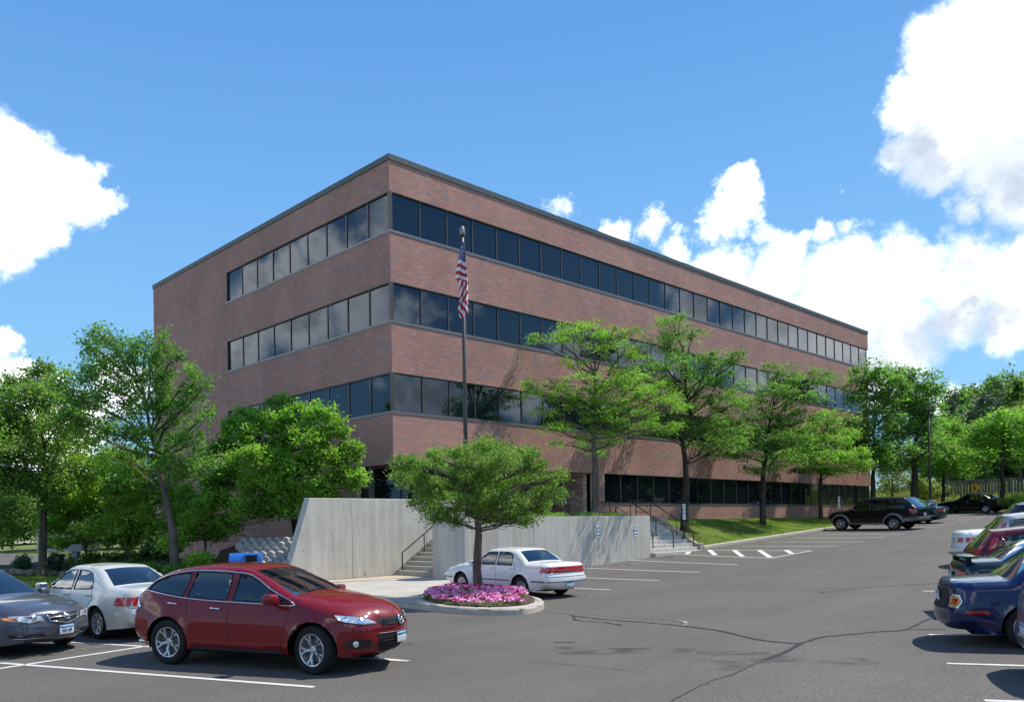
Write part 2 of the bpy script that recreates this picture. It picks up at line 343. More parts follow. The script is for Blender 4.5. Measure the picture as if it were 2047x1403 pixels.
m_tar=mat('crack_sealant',(.013,.013,.014),.55,spec=.4)
m_crack=mat('old_crack',(.030,.029,.028),.8)
m_stain=mat('oil_stain',(.05,.048,.045),.8,var=(.068,.065,.062),scale=3)
# terrain: one sheet to the horizon, just under everything else
def terr(x,y):
    x=np.asarray(x,float);y=np.asarray(y,float); h=G(x,y)
    cap=6.; h=np.where(h>cap,cap+(h-cap)*.1,h)
    back=1/(1+np.exp(-(y-24)/6.)); right=1/(1+np.exp(-(x-48)/4.))
    h=h*(1-back*.6)
    return h-.12
grid_sheet('ground',-560,640,-560,640,10,lambda x,y:terr(x,y)-.05,m_grass)
grid_sheet('parking_lot',-75,57,-90,60,1.0,lambda x,y:G(x,y),m_asph,keep=lambda x,y:(y<-5.)|(x<-.9))
# far road and far verge on the left
ribbon(lineseg((-60,62),(30,110),3),9,.12,mat('pale_road',(.36,.33,.29),.9),'side_road',zf=lambda x,y:.25,kind='structure')
# ---- pavement peninsula with kerb, outline picked on the ground
pav_px=[(560,1172),(640,1180),(700,1190),(768,1200),(830,1207),(897,1214),(970,1218),(1045,1217),(1080,1210),(1088,1203),(1080,1196),(1062,1191),(1010,1180),(955,1173),(900,1167)]
pav=[gp(a,b,.13)[:2] for a,b in pav_px]
Zp=lambda x,y: .135+ .5*Gz(x,y)
wallF=-1.6
pav_poly=[tuple(p) for p in pav]+[(-.9,-5.3),(-.9,wallF-.05),(-9.3,wallF-.05)]
outer=[np.array(p) for p in pav_poly]
poly_sheet('pavement',pav_poly,lambda x,y:max(.14,.14+G(x,y)*.6),m_conc,step=.6)
ring=[np.array(p) for p in pav]
sm=smoothpts(ring,4)
mbk=MB(); n=len(sm); V=[]; kz=[(.0,.0,-.02),(.02,0,.10),(.06,0,.143),(.20,0,.146),(.205,0,.1)]
cen=np.mean(sm,axis=0)
def kerb(pts,name,out=1,top=.15,zf=None,w=.16,gutter=.35,parent=None):
    """kerb prism along xy pts; positive out = road lies to the right of travel"""
    zf=zf or Gz; P=[np.array(p[:2],float) for p in pts]; V=[];k=5
    prof=[(0,-.05),(.015,top-.035),(.05,top),(w,top+.002),(w,-.02)]
    gv=[]
    for i,p in enumerate(P):
        t=P[min(i+1,len(P)-1)]-P[max(i-1,0)]; t/=np.linalg.norm(t)+1e-9; nrm=np.array([-t[1],t[0]])*out
        for a,z in prof: q=p+nrm*a; V.append((q[0],q[1],zf(*p)+z))
        for a,z in ((.0,.012),(-gutter,.004)): q=p+nrm*a; gv.append((q[0],q[1],zf(*q)+z))
    mb=MB(); mb.add(V,[(i*k+j,i*k+j+1,(i+1)*k+j+1,(i+1)*k+j) for i in range(len(P)-1) for j in range(k-1)]+[tuple(range(k)),tuple((len(P)-1)*k+j for j in range(k))])
    o=mb.build(name,m_curb,parent,fix=True); o['kind']='structure'
    if gutter: 
        mb=MB(); mb.add(gv,[(2*i,2*i+1,2*i+3,2*i+2) for i in range(len(P)-1)]); g=mb.build('gutter',m_curb,parent,fix=False); g['kind']='structure'
        if g.data.polygons[0].normal.z<0:g.data.flip_normals()
    return o
kerb([p-np.array([0,0]) for p in smoothpts(ring[:12],5)],'kerb',out=1,gutter=0)
m_crack=mat('old_crack',(.030,.029,.028),.8)
_kp=smoothpts(ring[:12],5)
for i in range(4,len(_kp)-2,7):
    t=_kp[i+1]-_kp[i]; t/=np.linalg.norm(t); n_=np.array([-t[1],t[0]]); ribbon([_kp[i]-n_*.004,_kp[i]+n_*.17],.014,.1545,m_crack,'kerb_joint',kind='structure')
# sandy strip along the tall wall foot
poly_sheet('sand_strip',[(-6.2,wallF-.9),(-1.3,wallF-1.3),(-1.3,wallF-.06),(-6.2,wallF-.06)],lambda x,y:.15+max(0,Gz(x,y))*.6,mat('sandstone_paving',(.40,.31,.22),.9,var=(.46,.38,.28),scale=5,bump=.2,bscale=70),step=.8)
# ---- lawn by the long face and its kerb
CY=-5.4
kerb([(x,CY) for x in np.arange(15.3,56.1,.6)],'kerb',out=1,gutter=0)
def lawnz(x,y):
    x=np.asarray(x,float);y=np.asarray(y,float); a=G(x,CY)+.15; b=np.maximum(2.12,a); t=np.clip((y-(CY+.16))/4.2,0,1); t=t*t*(3-2*t)*.75+t*.25
    return a+(b-a)*t
grid_sheet('lawn',15.2,56.2,CY+.16,-.01,.26,lawnz,m_grass,sx=1.0)
# ---- planted bed left of the building
def bedz(x,y):
    x=np.asarray(x,float);y=np.asarray(y,float)
    a=np.clip((x+9.2)/7.5,0,1); c=np.exp(-((y+.5)/5.)**2)
    return .10+a*(.25+1.15*c)+.05*np.sin(x*1.7+y*.9)
grid_sheet('planting_bed',-9.25,.0,wallF+.30,27,.35,bedz,m_soil)
grid_sheet('left_lawn',-13.2,-9.25,4.0,27,.6,lambda x,y:.10+G(x,y)*0+.0*x,m_grass)
kerb([(-13.3,y) for y in np.arange(27,3.9,-.6)]+[(-13.1,3.6),(-12.6,3.2)]+[(x,3.1-(x+12.6)*.55) for x in np.arange(-12.2,-6.0,.4)]+[(-6.0,wallF-.1)],'kerb',out=1,gutter=.3)
poly_sheet('pavement_strip',[(-13.1,3.6),(-12.6,3.2),(-6.3,-.3),(-6.1,wallF+.32),(-9.2,wallF+.32),(-9.2,4.2),(-13.1,4.2)],lambda x,y:.13,m_conc,step=.8)
# ---- painted bay lines (picked on the ground, one ribbon each)
lines=[((0,1324.7),(628,1373)),((-60,1345),(301,1290)),((140,1283),(301,1292.5)),((301,1292),(818,1321)),((730,1313),(818,1321)),
 ((1237.3,1118.2),(1475,1128.4)),((1156.7,1134.3),(1401,1143.4)),((1159.4,1153.9),(1318,1160)),((1090,1172),(1221,1178.6)),
 ((1483,1090.8),(1676.6,1091.3)),((1539.6,1082.7),(1724.6,1082.3)),((1590,1074.8),(1767.6,1073.7)),((1625,1068.3),(1808,1066.6)),((1655,1061.5),(1840.9,1059.8)),((1690,1055),(1875,1053)),((1730,1049),(1907,1047)),((1770,1043.8),(1935,1041.2)),((1800,1039),(1961.5,1036.4)),((1830,1034.4),(1984.8,1031.5)),
 ((1968,1400),(2200,1407)),((1893,1325.8),(2200,1334)),((1857,1268.3),(2150,1270)),((1859,1220.3),(2120,1221)),((1845,1181.2),(2100,1182)),((1879,1155.6),(2080,1156)),
 ((250,1262),(420,1270))]
for a,b in lines:
    A,Bq=gp(*a),gp(*b); o=ribbon(lineseg(A,Bq,.6),.10,.006,m_paint,'bay_line',kind='structure')
# hatched no-parking triangle
hat=[((1309,1105.5),(1542,1115.2)),((1542,1115.2),(1622,1100.4)),((1622,1100.4),(1415,1098.8))]
for a,b in hat: ribbon(lineseg(gp(*a),gp(*b),.6),.11,.006,m_paint,'hatch_border',kind='structure')
for a,b in [((1378,1101.5),(1373,1107.5)),((1418,1099),(1430,1109.5)),((1467,1099),(1484,1112)),((1517,1099),(1540,1114.3)),((1571,1099.2),(1583,1106.5))]:
    ribbon(lineseg(gp(*a),gp(*b),.5),.22,.010,m_paint,'hatch_bar',kind='structure')
# scuffed spill line by the grey saloon
def wob(pts,w0,w1,k=7,j=.02):
    s=smoothpts(pts,k); return s,[max(.004,rng.uniform(w0,w1)) for _ in s]
sp_px=[(0,1316),(60,1310),(120,1302),(180,1294),(230,1286),(275,1281)]
for dy,w in ((0,.035),(4,.02),(-3,.015)):
    s,ws=wob([gp(a,b+dy)[:2] for a,b in sp_px],.0,w*2); ribbon(s,ws,.009+.003*abs(dy),m_paintw,'paint_spill',kind='structure')
for i in range(46):
    p=gp(rng.uniform(10,300),0+1318-rng.uniform(0,38)*1.0); 
for i in range(40):
    t=rng.uniform(0,1); p=gp(10+t*290+rng.normal(0,8),1316-t*36+rng.normal(0,3)); L_=rng.uniform(.03,.14); a_=rng.uniform(-.3,.9)
    ribbon([p[:2],p[:2]+L_*np.array([math.cos(a_),math.sin(a_)])],rng.uniform(.01,.035),.012,m_paintw,'paint_fleck',kind='structure') if i<26 else None
# sealed cracks
cr=[([(1145,1230),(1200,1237),(1290,1244),(1365,1251),(1440,1261),(1510,1277),(1560,1283.5),(1602,1285),(1640,1274),(1700,1267.5),(1760,1262),(1805,1259),(1850,1240),(1868,1233)],.06),
 ([(1602,1285),(1582,1296),(1560,1308),(1530,1318)],.07),([(1145,1231),(1155,1240),(1200,1243),(1232,1248),(1240,1250)],.05),
 ([(1805,1259),(1830,1258),(1890,1257.5)],.04),([(1180,1229),(1240,1234),(1330,1239),(1366,1245)],.025),
 ([(1088,1222.5),(1130,1227),(1145,1230)],.025),([(1105,1284),(1130,1283.3),(1150,1283.6)],.04),
 ([(1636,1185),(1680,1178),(1740,1173),(1800,1169.5),(1880,1165)],.04),([(1530,1318),(1500,1330),(1470,1345),(1420,1362),(1370,1385),(1340,1403)],.016),
 ([(1640,1102),(1760,1103),(1905,1102)],.035),([(1632,1099),(1700,1090),(1760,1083)],.02),([(1060,1322),(1160,1330),(1300,1345)],.012),([(803,1286),(815,1286.5),(826,1286)],.03)]
for pts,w in cr:
    s,ws=wob([gp(a,b)[:2] for a,b in pts],w*.6,w*1.4,6); s=[q+rng.normal(0,.012,2) for q in s]
    ribbon(s,ws,.008+.0007*w,m_tar if w>.03 else m_crack,'sealed_crack',kind='structure')
s,ws=wob([gp(a,b)[:2] for a,b in [(1648,1183),(1680,1177.5),(1720,1174),(1745,1172)]],.02,.06); ribbon(s,ws,.013,m_paintw,'paint_spill',kind='structure')
s,ws=wob([gp(a,b)[:2] for a,b in [(1350,1241),(1368,1243),(1372,1248),(1366,1251)]],.04,.10); ribbon(s,ws,.013,m_paintw,'paint_spill',kind='structure')
# oil stains: irregular flat patches
for px,py,w,h in [(1215,1302,.55,.10),(1160,1296,.4,.07),(1345,1300,.35,.06),(1460,1305,.4,.08),(1430,1322,.3,.06),(1468,1332,.25,.07),(1540,1318,.4,.1),(1695,1322,.32,.09),(1265,1297,.4,.05),(1330,1113.5,.4,.25),(1245,1128,.3,.2),(1130,1190,.4,.2)]:
    c=gp(px,py)[:2]; n_=18; ph=rng.uniform(0,6,3); P=[]
    for j in range(n_):
        a=2*PI*j/n_; r_=1+.25*math.sin(2*a+ph[0])+.18*math.sin(3*a+ph[1])+.1*math.sin(5*a+ph[2])
        d=w*1.2*math.cos(a)*r_*rt0[:2]+ (h*6)*math.sin(a)*r_*fw[:2]*.6; P.append(c+d)
    mb=MB(); mb.add([(c[0],c[1],Gz(*c)+.004)]+[(q[0],q[1],Gz(*q)+.004) for q in P],[(0,1+j,1+(j+1)%n_) for j in range(n_)]); o=mb.build('oil_stain',m_stain,fix=False); o['kind']='structure'
    if o.data.polygons[0].normal.z<0:o.data.flip_normals()
# soft edged stains: material fades by noise
def fade_mat(m,thr=.5,mx_=.85):
    mx_v=mx_
    nt=m.node_tree;N=nt.nodes;L=nt.links;b=N['Principled BSDF']; o=N['Material Output']; t=N.new('ShaderNodeBsdfTransparent'); mx=N.new('ShaderNodeMixShader')
    tc=N.new('ShaderNodeTexCoord'); n=N.new('ShaderNodeTexNoise'); n.inputs['Scale'].default_value=2.2;n.inputs['Detail'].default_value=8; L.new(tc.outputs['Object'],n.inputs[0])
    mr=N.new('ShaderNodeMapRange'); L.new(n.outputs['Fac'],mr.inputs[0]); mr.inputs[1].default_value=thr-.13; mr.inputs[2].default_value=thr+.2; mr.inputs[3].default_value=0;mr.inputs[4].default_value=mx_v
    L.new(mr.outputs[0],mx.inputs[0]); L.new(t.outputs[0],mx.inputs[1]); L.new(b.outputs[0],mx.inputs[2]); L.new(mx.outputs[0],o.inputs[0])
fade_mat(m_stain,.52,.5); fade_mat(m_paintw,.42)
# ================================================================== BUILDING
S=3.81; PW=1.597; OFF=.1466; LR=OFF+32*PW+.12; LL=24.22; Y9=.01+9*PW; HW=1.622
ZS=4.709; S0=6.919; ZG=3.109; ZT=17.72; FLOOR=2.10
bld=empty('office_building',(0,0,0),'four-storey red brick office building with dark ribbon windows','office building')
m_mort=mat('mortar',(.50,.41,.36),.95,spec=.2)
m_brick=mat('brick',(.2,.09,.07),.85,spec=.25,island=[(.42,.200,.155),(.49,.218,.160),(.34,.215,.195),(.52,.262,.195),(.44,.207,.158),(.31,.215,.205),(.47,.232,.178),(.415,.216,.172)],var=(.76,.75,.76),scale=.45,stretch=(1,1,.6))
m_frame=mat('window_frame',(.10,.085,.075),.4,metal=.6)
m_sill=mat('sill_metal',(.20,.20,.20),.45,metal=.7,spec=.5)
m_cope=mat('coping_metal',(.060,.078,.080),.5,metal=.2)
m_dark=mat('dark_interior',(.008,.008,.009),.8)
def tinted():
    m=mat('tinted_glass',(.006,.009,.013),.02,spec=.5,ior=1.62,bump=.04,bscale=.55,bdist=.012); return m
m_pane=tinted(); m_pane.node_tree.nodes['Principled BSDF'].inputs['Specular Tint'].default_value=(.60,.78,1,1)
m_soff=mat('soffit',(.20,.17,.14),.8)
# --- mortar-faced wall cores (.006 behind the brick faces)
e=.002
def core(x0,y0,z0,x1,y1,z1,name='wall',m=None): return MB().box(x0,y0,z0,x1,y1,z1).build(name,m or m_mort,bld)
bands=[(ZS,S0),(S0+HW,S0+S),(S0+S+HW,S0+2*S),(S0+2*S+HW,ZT-.24)]
for z0,z1 in bands: core(e,e,z0,LR-e,LL-e,z1)
for k in range(3): # window storeys: set-back core and solid left end
    z=S0+S*k; core(.2,.2,z,LR-.2,LL-.02,z+HW,'window_recess',m_dark); core(e,Y9+.05,z+.0005,.3,LL-e,z+HW-.0005)
core(e,2.6,-.4,.3,LL-e,ZS)                      # left face down to the ground
core(.3,2.6,-.4,9.9,2.9,ZS-.001)
XE0,XE1,XP=OFF+6*PW+.10,OFF+8*PW+.30,OFF+9*PW+.02
core(XP,.2,1.8,LR-.2,6,ZS,'window_recess',m_dark); core(XP-.35,e,1.7,LR-e,.3,ZG,'wall')
core(XP-.72,e,1.7,XP-.002,.4,ZS,'pillar'); core(XE0-.5,e+.3,1.7,XE0-.02,.9,ZS,'pillar')
core(XE1+.0,.4,1.7,XE1+.3,4.6,ZS,'wall')         # side wall of the entrance recess
core(XE0-.6,4.6,1.7,XE1+.4,4.8,ZS,'wall',m_dark)
MB().box(.15,.15,ZS-.03,XP-.4,4.8,ZS-.004).build('soffit',m_soff,bld)
core(.1,.1,ZT-.3,LR-.1,LL-.1,ZT-.2,'roof',mat('roof_gravel',(.3,.29,.27),.9))
# --- coping in lengths, tiny joints
t=0
for a in np.arange(0,LR,3.2):
    b=min(a+3.19,LR+.04); MB().box(a if a>0 else -.045,-.045,ZT-.24,b,.3,ZT).build('coping',m_cope,bld)
for a in np.arange(.305,LL,3.2):
    b=min(a+3.19,LL+.04); MB().box(-.045,a,ZT-.24,.3,b,ZT).build('coping',m_cope,bld)
MB().box(LR-.3,.31,ZT-.24,LR+.04,LL,ZT).build('coping',m_cope,bld)
# --- bricks
BL,BH=.3048,.1016; J=.0062
allb=[]   # (o,u,n,ua,ub,za,zb)
def lay(o,u,n,u0,u1,z0,z1):
    o=np.array(o,float);u=np.array(u,float);n=np.array(n,float)
    c0=int(math.floor(z0/BH)); c1=int(math.ceil(z1/BH))
    for c in range(c0,c1):
        za,zb=max(z0,c*BH),min(z1,(c+1)*BH)
        if zb-za<.03: continue
        s=(c%2)*BL/2; k0=int(math.floor((u0-s)/BL)); k=k0
        while s+k*BL<u1:
            ua,ub=max(u0,s+k*BL),min(u1,s+(k+1)*BL); k+=1
            if ub-ua<.04: continue
            allb.append((o,u,n,ua+J,ub-J,za+J,zb-J))
Xf=((0,0,0),(1,0,0),(0,1,0)); Yf=((0,0,0),(0,1,0),(1,0,0))
for z0,z1 in bands:
    lay(*Xf,0,LR,z0,z1); lay(*Yf,.007,LL,z0,z1)
for k in range(3):
    z=S0+S*k; lay(*Yf,Y9+.06,LL,z,z+HW)
lay(*Yf,2.6,LL,.2,ZS)
lay(*Xf,XP-.35,LR,1.95,ZG-.03)
lay((0,0,0),(1,0,0),(0,1,0),XP-.72,XP-.36,1.95,ZG-.03); lay(*Xf,XP-.72,XP-.03,ZG-.03,ZS-.002)
lay((0,.3,0),(1,0,0),(0,1,0),XE0-.5,XE0-.02,1.95,ZS-.002)
lay((XE1,.4,0),(0,1,0),(1,0,0),0,4.2,1.95,ZS-.03)
lay((XE1,.4,0),(1,0,0),(0,1,0),0,.3,1.95,ZS-.03)
dist=[np.linalg.norm(b[0]+b[1]*(b[3]+b[4])/2+np.array([0,0,(b[5]+b[6])/2])-CAM) for b in allb]
order=np.argsort(dist)
# single bricks: the 300 nearest whole ones of the storey the trees leave open
single=[];
for i in order:
    b=allb[i]; 
    if len(single)>=300: break
    if b[4]-b[3]>.28 and b[6]-b[5]>.085 and b[5]>ZS and not np.allclose(b[0][1],.3): single.append(i)
ss=set(single); T=e+.001
def brick_mesh(u,n):
    w,h=BL-2*J,BH-2*J; u=np.array(u,float);n=np.array(n,float); z=np.array([0,0,1.])
    V=[a*w*u+c*T*n+b*h*z for c in (0,1) for b in (0,1) for a in (0,1)]
    mb=MB().add(V,[(0,1,3,2),(0,4,5,1),(2,3,7,6),(0,2,6,4),(1,5,7,3)])
    me=bpy.data.meshes.new('brick'); me.from_pydata(mb.v,[],mb.f); me.materials.append(m_brick); return me
bm_={'x':brick_mesh((1,0,0),(0,1,0)),'y':brick_mesh((0,1,0),(1,0,0))}
for i in single:
    o,u,n,ua,ub,za,zb=allb[i]; k='x' if u[0] else 'y'
    ob=bpy.data.objects.new('brick',bm_[k]); COL.objects.link(ob); ob.parent=bld
    p=o+u*ua+np.array([0,0,za]); ob.location=p
rest=[b for i,b in enumerate(allb) if i not in ss]
O=np.array([b[0] for b in rest]);U=np.array([b[1] for b in rest]);Nn=np.array([b[2] for b in rest]);A=np.array([b[3:] for b in rest])
jit=rng.uniform(-.0012,.0012,(len(rest),1))
V=np.zeros((len(rest),8,3)); q=0
for c in (0,1):
    for b in (0,1):
        for a in (0,1):
            V[:,q]=O+U*A[:,[1 if a else 0]]+Nn*((T if c else 0)+(jit if not c else 0))+np.array([0,0,1.])*A[:,[3 if b else 2]]; q+=1
fq=np.array([(0,1,3,2),(0,4,5,1),(2,3,7,6),(0,2,6,4),(1,5,7,3)]); Q=(np.arange(len(rest))[:,None,None]*8+fq[None]).reshape(-1,4)
o=npmesh('brickwork',V.reshape(-1,3),Q,m_brick,bld); o['kind']='stuff'
print('bricks',len(allb))
# --- windows
def win_meshes(w,h,fr=.032):
    f=MB(); y0,y1=.07,.17
    f.box(0,y0,0,fr,y1,h).box(w-fr,y0,0,w,y1,h).box(fr,y0,0,w-fr,y1,.04).box(fr,y0,h-.04,w-fr,y1,h)
    me=bpy.data.meshes.new('window'); me.from_pydata(f.v,[],f.f); me.materials.append(m_frame)
    p=MB().box(fr-.005,.105,.035,w-fr+.005,.117,h-.035); mp=bpy.data.meshes.new('pane'); mp.from_pydata(p.v,[],p.f); mp.materials.append(m_pane); return me,mp
def put_window(ms,loc,rot):
    o=bpy.data.objects.new('window',ms[0]); COL.objects.link(o); o.parent=bld; o.location=loc; o.rotation_euler=(0,0,rot)
    p=bpy.data.objects.new('pane',ms[1]); COL.objects.link(p); p.parent=o
    p.rotation_euler=(R(rng.normal(0,.12)),0,R(rng.normal(0,.12)))   # panes never sit perfectly true
wm=win_meshes(PW,HW)
for k in range(3):
    for i in range(32): put_window(wm,(OFF+i*PW,0,S0+S*k),0)
    for i in range(9):
        if i==0: continue
        put_window(wm,(0,.01+(i+1)*PW,S0+S*k),-PI/2)
wm0=win_meshes(PW-.14,HW)
for k in range(3): put_window(wm0,(0,.01+PW,S0+S*k),-PI/2)
for i in range(9,32): put_window(wm,(OFF+i*PW,0,ZG),0)
wg=win_meshes(PW,ZS-FLOOR-.1)
for i in range(6): put_window(wg,(.35+i*PW*.97,1.75,FLOOR+.05),0)
MB().box(.16,1.78,FLOOR,.34,1.95,ZS-.03).build('post',m_frame,bld); MB().box(.2,1.96,FLOOR-.3,9.9,2.59,ZS-.04).build('window_recess',m_dark,bld)
MB().box(.12,1.5,1.2,9.9,2.5,FLOOR+.04).build('plinth',m_soff,bld)
for k in range(3):
    z=S0+S*k
    MB().box(-.0,.0,z+.0,.145,.135,z+HW).build('post',m_frame,bld)
    MB().box(-.025,-.025,z-.10,LR,.10,z-.0).build('sill',m_sill,bld); MB().box(-.025,.101,z-.10,.10,Y9+.05,z-.0).build('sill',m_sill,bld)
    MB().box(0.146,.035,z+HW-.035,LR,.07,z+HW).build('head_flashing',m_frame,bld); MB().box(.035,.136,z+HW-.035,.07,Y9,z+HW).build('head_flashing',m_frame,bld)
    MB().box(.0,Y9+.0,z,.12,Y9+.055,z+HW).build('jamb',m_frame,bld)
MB().box(XP-.01,-.02,ZG-.09,LR,.10,ZG).build('sill',m_sill,bld)
# entrance doors in the dark recess
dr=MB(); [dr.box(x,4.45,FLOOR,x+.08,4.55,4.5) for x in (XE0+.0,XE0+1.2,XE0+2.4)]; dr.box(XE0,4.45,4.4,XE0+2.5,4.55,4.5); do=dr.build('door',m_frame,bld)
MB().box(XE0+.1,4.49,FLOOR+.1,XE0+1.19,4.5,4.39).build('pane',m_pane,do); MB().box(XE0+1.3,4.49,FLOOR+.1,XE0+2.39,4.5,4.39).build('pane',m_pane,do)
nt_=atY(1130,1003,.9); MB().box(nt_[0]-.08,.88,nt_[2]-.11,nt_[0]+.08,.9,nt_[2]+.11).build('notice',mat('paper',(.6,.6,.58),.8),bld)
# pale glue spots where lettering was removed
gs=MB()
for cx,cy,n_,sx,sy in ((852,361,7,9,5),(862,385,5,12,6),(878,371,4,5,6),(890,385,4,8,8),(905,397,3,8,3)):
    for _ in range(n_):
        p=atY(cx+rng.uniform(-sx,sx),cy+rng.uniform(-sy,sy),-.004); w=rng.uniform(.015,.045); h=rng.uniform(.015,.05); gs.box(p[0]-w,-.0035,p[2]-h,p[0]+w,.0,p[2]+h)
g_=gs.build('glue_spots',mat('old_glue',(.42,.33,.29),.9),bld); g_['kind']='stuff'
# brick streak: vertical control joints
for x in (9.2,22.5,36.,):
    for z0,z1 in bands: MB().box(x,-.003,z0+.01,x+.014,.0,z1-.01).build('control_joint',m_mort,bld)
# ================================================================== CONCRETE WALLS, STAIRS
def boardmat():
    m=mat('board_concrete',(.46,.44,.39),.85,spec=.25); nt=m.node_tree;N=nt.nodes;L=nt.links;b=N['Principled BSDF']; tc=N.new('ShaderNodeTexCoord')
    def nz(scale,st,det=5):
        mp=N.new('ShaderNodeMapping'); mp.inputs['Scale'].default_value=st; L.new(tc.outputs['Object'],mp.inputs[0]); n=N.new('ShaderNodeTexNoise'); n.inputs['Scale'].default_value=scale; n.inputs['Detail'].default_value=det; n.inputs['Roughness'].default_value=.65; L.new(mp.outputs[0],n.inputs[0]); return n.outputs['Fac']
    a=nz(5.5,(1,1,.07)); c=nz(.8,(1,1,1)); d=nz(40,(1,1,.4),3)
    def mixm(x,y,f,):
        q=N.new('ShaderNodeMath');q.operation='MULTIPLY_ADD'; L.new(x,q.inputs[0]); q.inputs[1].default_value=f
        if isinstance(y,float): q.inputs[2].default_value=y
        else: L.new(y,q.inputs[2])
        return q.outputs[0]
    s=mixm(a,mixm(c,mixm(d,0.,.25),.5),.9)
    r=N.new('ShaderNodeValToRGB'); L.new(s,r.inputs[0]); r.color_ramp.elements[0].position=.52; r.color_ramp.elements[0].color=(.36,.34,.30,1); r.color_ramp.elements[1].position=1.02; r.color_ramp.elements[1].color=(.56,.53,.465,1)
    L.new(r.outputs[0],b.inputs['Base Color']); bp=N.new('ShaderNodeBump'); bp.inputs['Strength'].default_value=.12; bp.inputs['Distance'].default_value=.02; L.new(a,bp.inputs['Height']); L.new(bp.outputs[0],b.inputs['Normal']); return m
m_bc=boardmat(); m_hole=mat('tie_hole',(.05,.045,.04),.9); m_step=mat('step_concrete',(.40,.37,.31),.85,var=(.33,.30,.24),scale=2.5,bump=.2,bscale=40)
m_stepw=mat('pale_step_concrete',(.50,.48,.44),.85,var=(.40,.385,.35),scale=3,bump=.2,bscale=40)
m_rail=mat('rail_bronze',(.045,.036,.030),.45,metal=.3)
w1=empty('stair_wall',(-3,wallF,0),'tall board-marked concrete wall with slanted left end behind the stair','concrete wall')
prof=[(-6.45,-.2),(-5.98,.95),(-5.22,3.165),(2.6,3.155),(2.6,-.2)]
mb=MB(); n=len(prof); mb.add([(x,wallF,z) for x,z in prof]+[(x,wallF+.36,z) for x,z in prof],[tuple(range(n)),tuple(range(2*n-1,n-1,-1))]+[(i,n+i,n+(i+1)%n,(i+1)%n) for i in range(n)])
ow=mb.build('wall',m_bc,w1)
bmod=ow.modifiers.new('bevel','BEVEL'); bmod.width=.02; bmod.segments=2
mh=MB()
for x in (-3.35,.35): MB().box(x,wallF-.003,.1,x+.018,wallF+.001,3.12).build('pour_joint',m_hole if False else mat('dark_joint',(.20,.19,.165),.9),w1)  # pour joints laid on as thin strips of darker concrete
for px0,py in ((648,1035),(648,1066),(620,1098),(650,1132)):
    z=atY(700,py,wallF)[2]
    for k in range(-3,13):
        x=-5.5+.62*k
        if x<-6.2+.36*(z) or x>1.2 or (z<1 and x>-1.3): continue
        mh.lathe([(.0,-.0),(.018,0),(.018,.004)],8,(x,wallF-.004,z),'y')
mh.build('tie_hole',m_hole,w1)['kind']='stuff'
p=atY(731,1143.5,wallF); MB().lathe([(.0,-.01),(.05,-.01),(.05,.0),(.035,.0),(.035,.03)],14,(p[0],wallF-.01,p[2]),'y').build('drain_pipe',mat('pvc',(.4,.38,.33),.6),w1)
w2=empty('planter_wall',(5,CY,0),'low board-marked concrete planter wall with rounded left end carrying two parking signs','concrete wall')
def w2ring(ins=0.):
    P=[(10.6-ins,CY+ins),(-.9,CY+ins)]
    c=(-.9,-4.6); r_=.8-ins
    for j in range(1,12): a=-PI/2-PI*j/12; P.append((c[0]+r_*math.cos(a),c[1]+r_*math.sin(a)))
    P+=[(-.9,-3.8-ins),(10.6-ins,-3.8-ins)]
    return [(a,b) for a,b in P][::-1]
ro,ri=w2ring(),w2ring(.28); n=len(ro); zt=2.385
mb=MB(); mb.add([(x,y,-.2) for x,y in ro]+[(x,y,zt) for x,y in ro]+[(x,y,zt) for x,y in ri]+[(x,y,2.0) for x,y in ri],
 [(i,(i+1)%n,n+(i+1)%n,n+i) for i in range(n)]+[(n+i,n+(i+1)%n,2*n+(i+1)%n,2*n+i) for i in range(n)]+[(2*n+i,2*n+(i+1)%n,3*n+(i+1)%n,3*n+i) for i in range(n)])
mb.build('wall',m_bc,w2)
[MB().box(x,CY-.003,.1,x+.018,CY+.001,2.36).build('pour_joint',MATS['dark_joint'],w2) for x in (2.6,6.4)]
MB().prism(ri,2.0,2.28).build('soil',m_soil,w2)
# terrace slab and left stair
st=empty('left_stair',(-1.2,-2.7,.1),'narrow concrete stair climbing between the tall wall and the rounded planter wall','stair')
rz=.169; x0=-1.19; z0=.19
for k in range(11): 
    MB().rbox(x0+.27*k,-3.79,-.1,x0+.27*(k+1)+(.03 if k<10 else 0),wallF-.005,z0+rz*(k+1)+.0008*k,.012).build('step',m_step,st)
MB().box(x0+.27*11+.001,-3.795,1.3,10.6,wallF+.4,FLOOR-.03).box(2.601,wallF+.401,1.3,10.6,1.48,FLOOR-.03).box(10.601,-3.0,1.3,14.78,-.01,FLOOR-.03).build('terrace',m_conc)['kind']='structure'
MB().box(.02,wallF+.37,.9,2.6,1.4,2.2).build('bed_core',m_soil)['kind']='structure'
# right stair
st2=empty('right_stair',(12.7,-4.2,.7),'wide pale concrete stair rising beside the lawn right of the planter wall','stair')
zb=.66; n8=8; rr=(FLOOR-.0-zb)/n8
MB().rbox(10.62,CY-.25,.2,15.0,CY+.02,zb+.02,.012).build('step',m_stepw,st2)
for k in range(n8): MB().rbox(10.62,CY+.03+.3*k,.2,14.80,CY+.03+.3*(k+1)+(.03 if k<7 else 0),zb+rr*(k+1)-.002*k,.012).build('step',m_stepw,st2)
cw=MB(); pf=[(CY-.05,.3),(CY-.05,zb+.32),(CY+.25,zb+.35),(-2.95,FLOOR+.28),(-2.6,FLOOR+.28),(-2.6,.3)]; n=len(pf)
cw.add([(14.82,y,z) for y,z in pf]+[(15.14,y,z) for y,z in pf],[tuple(range(n)),tuple(range(2*n-1,n-1,-1))]+[(i,(i+1)%n,n+(i+1)%n,n+i) for i in range(n)])
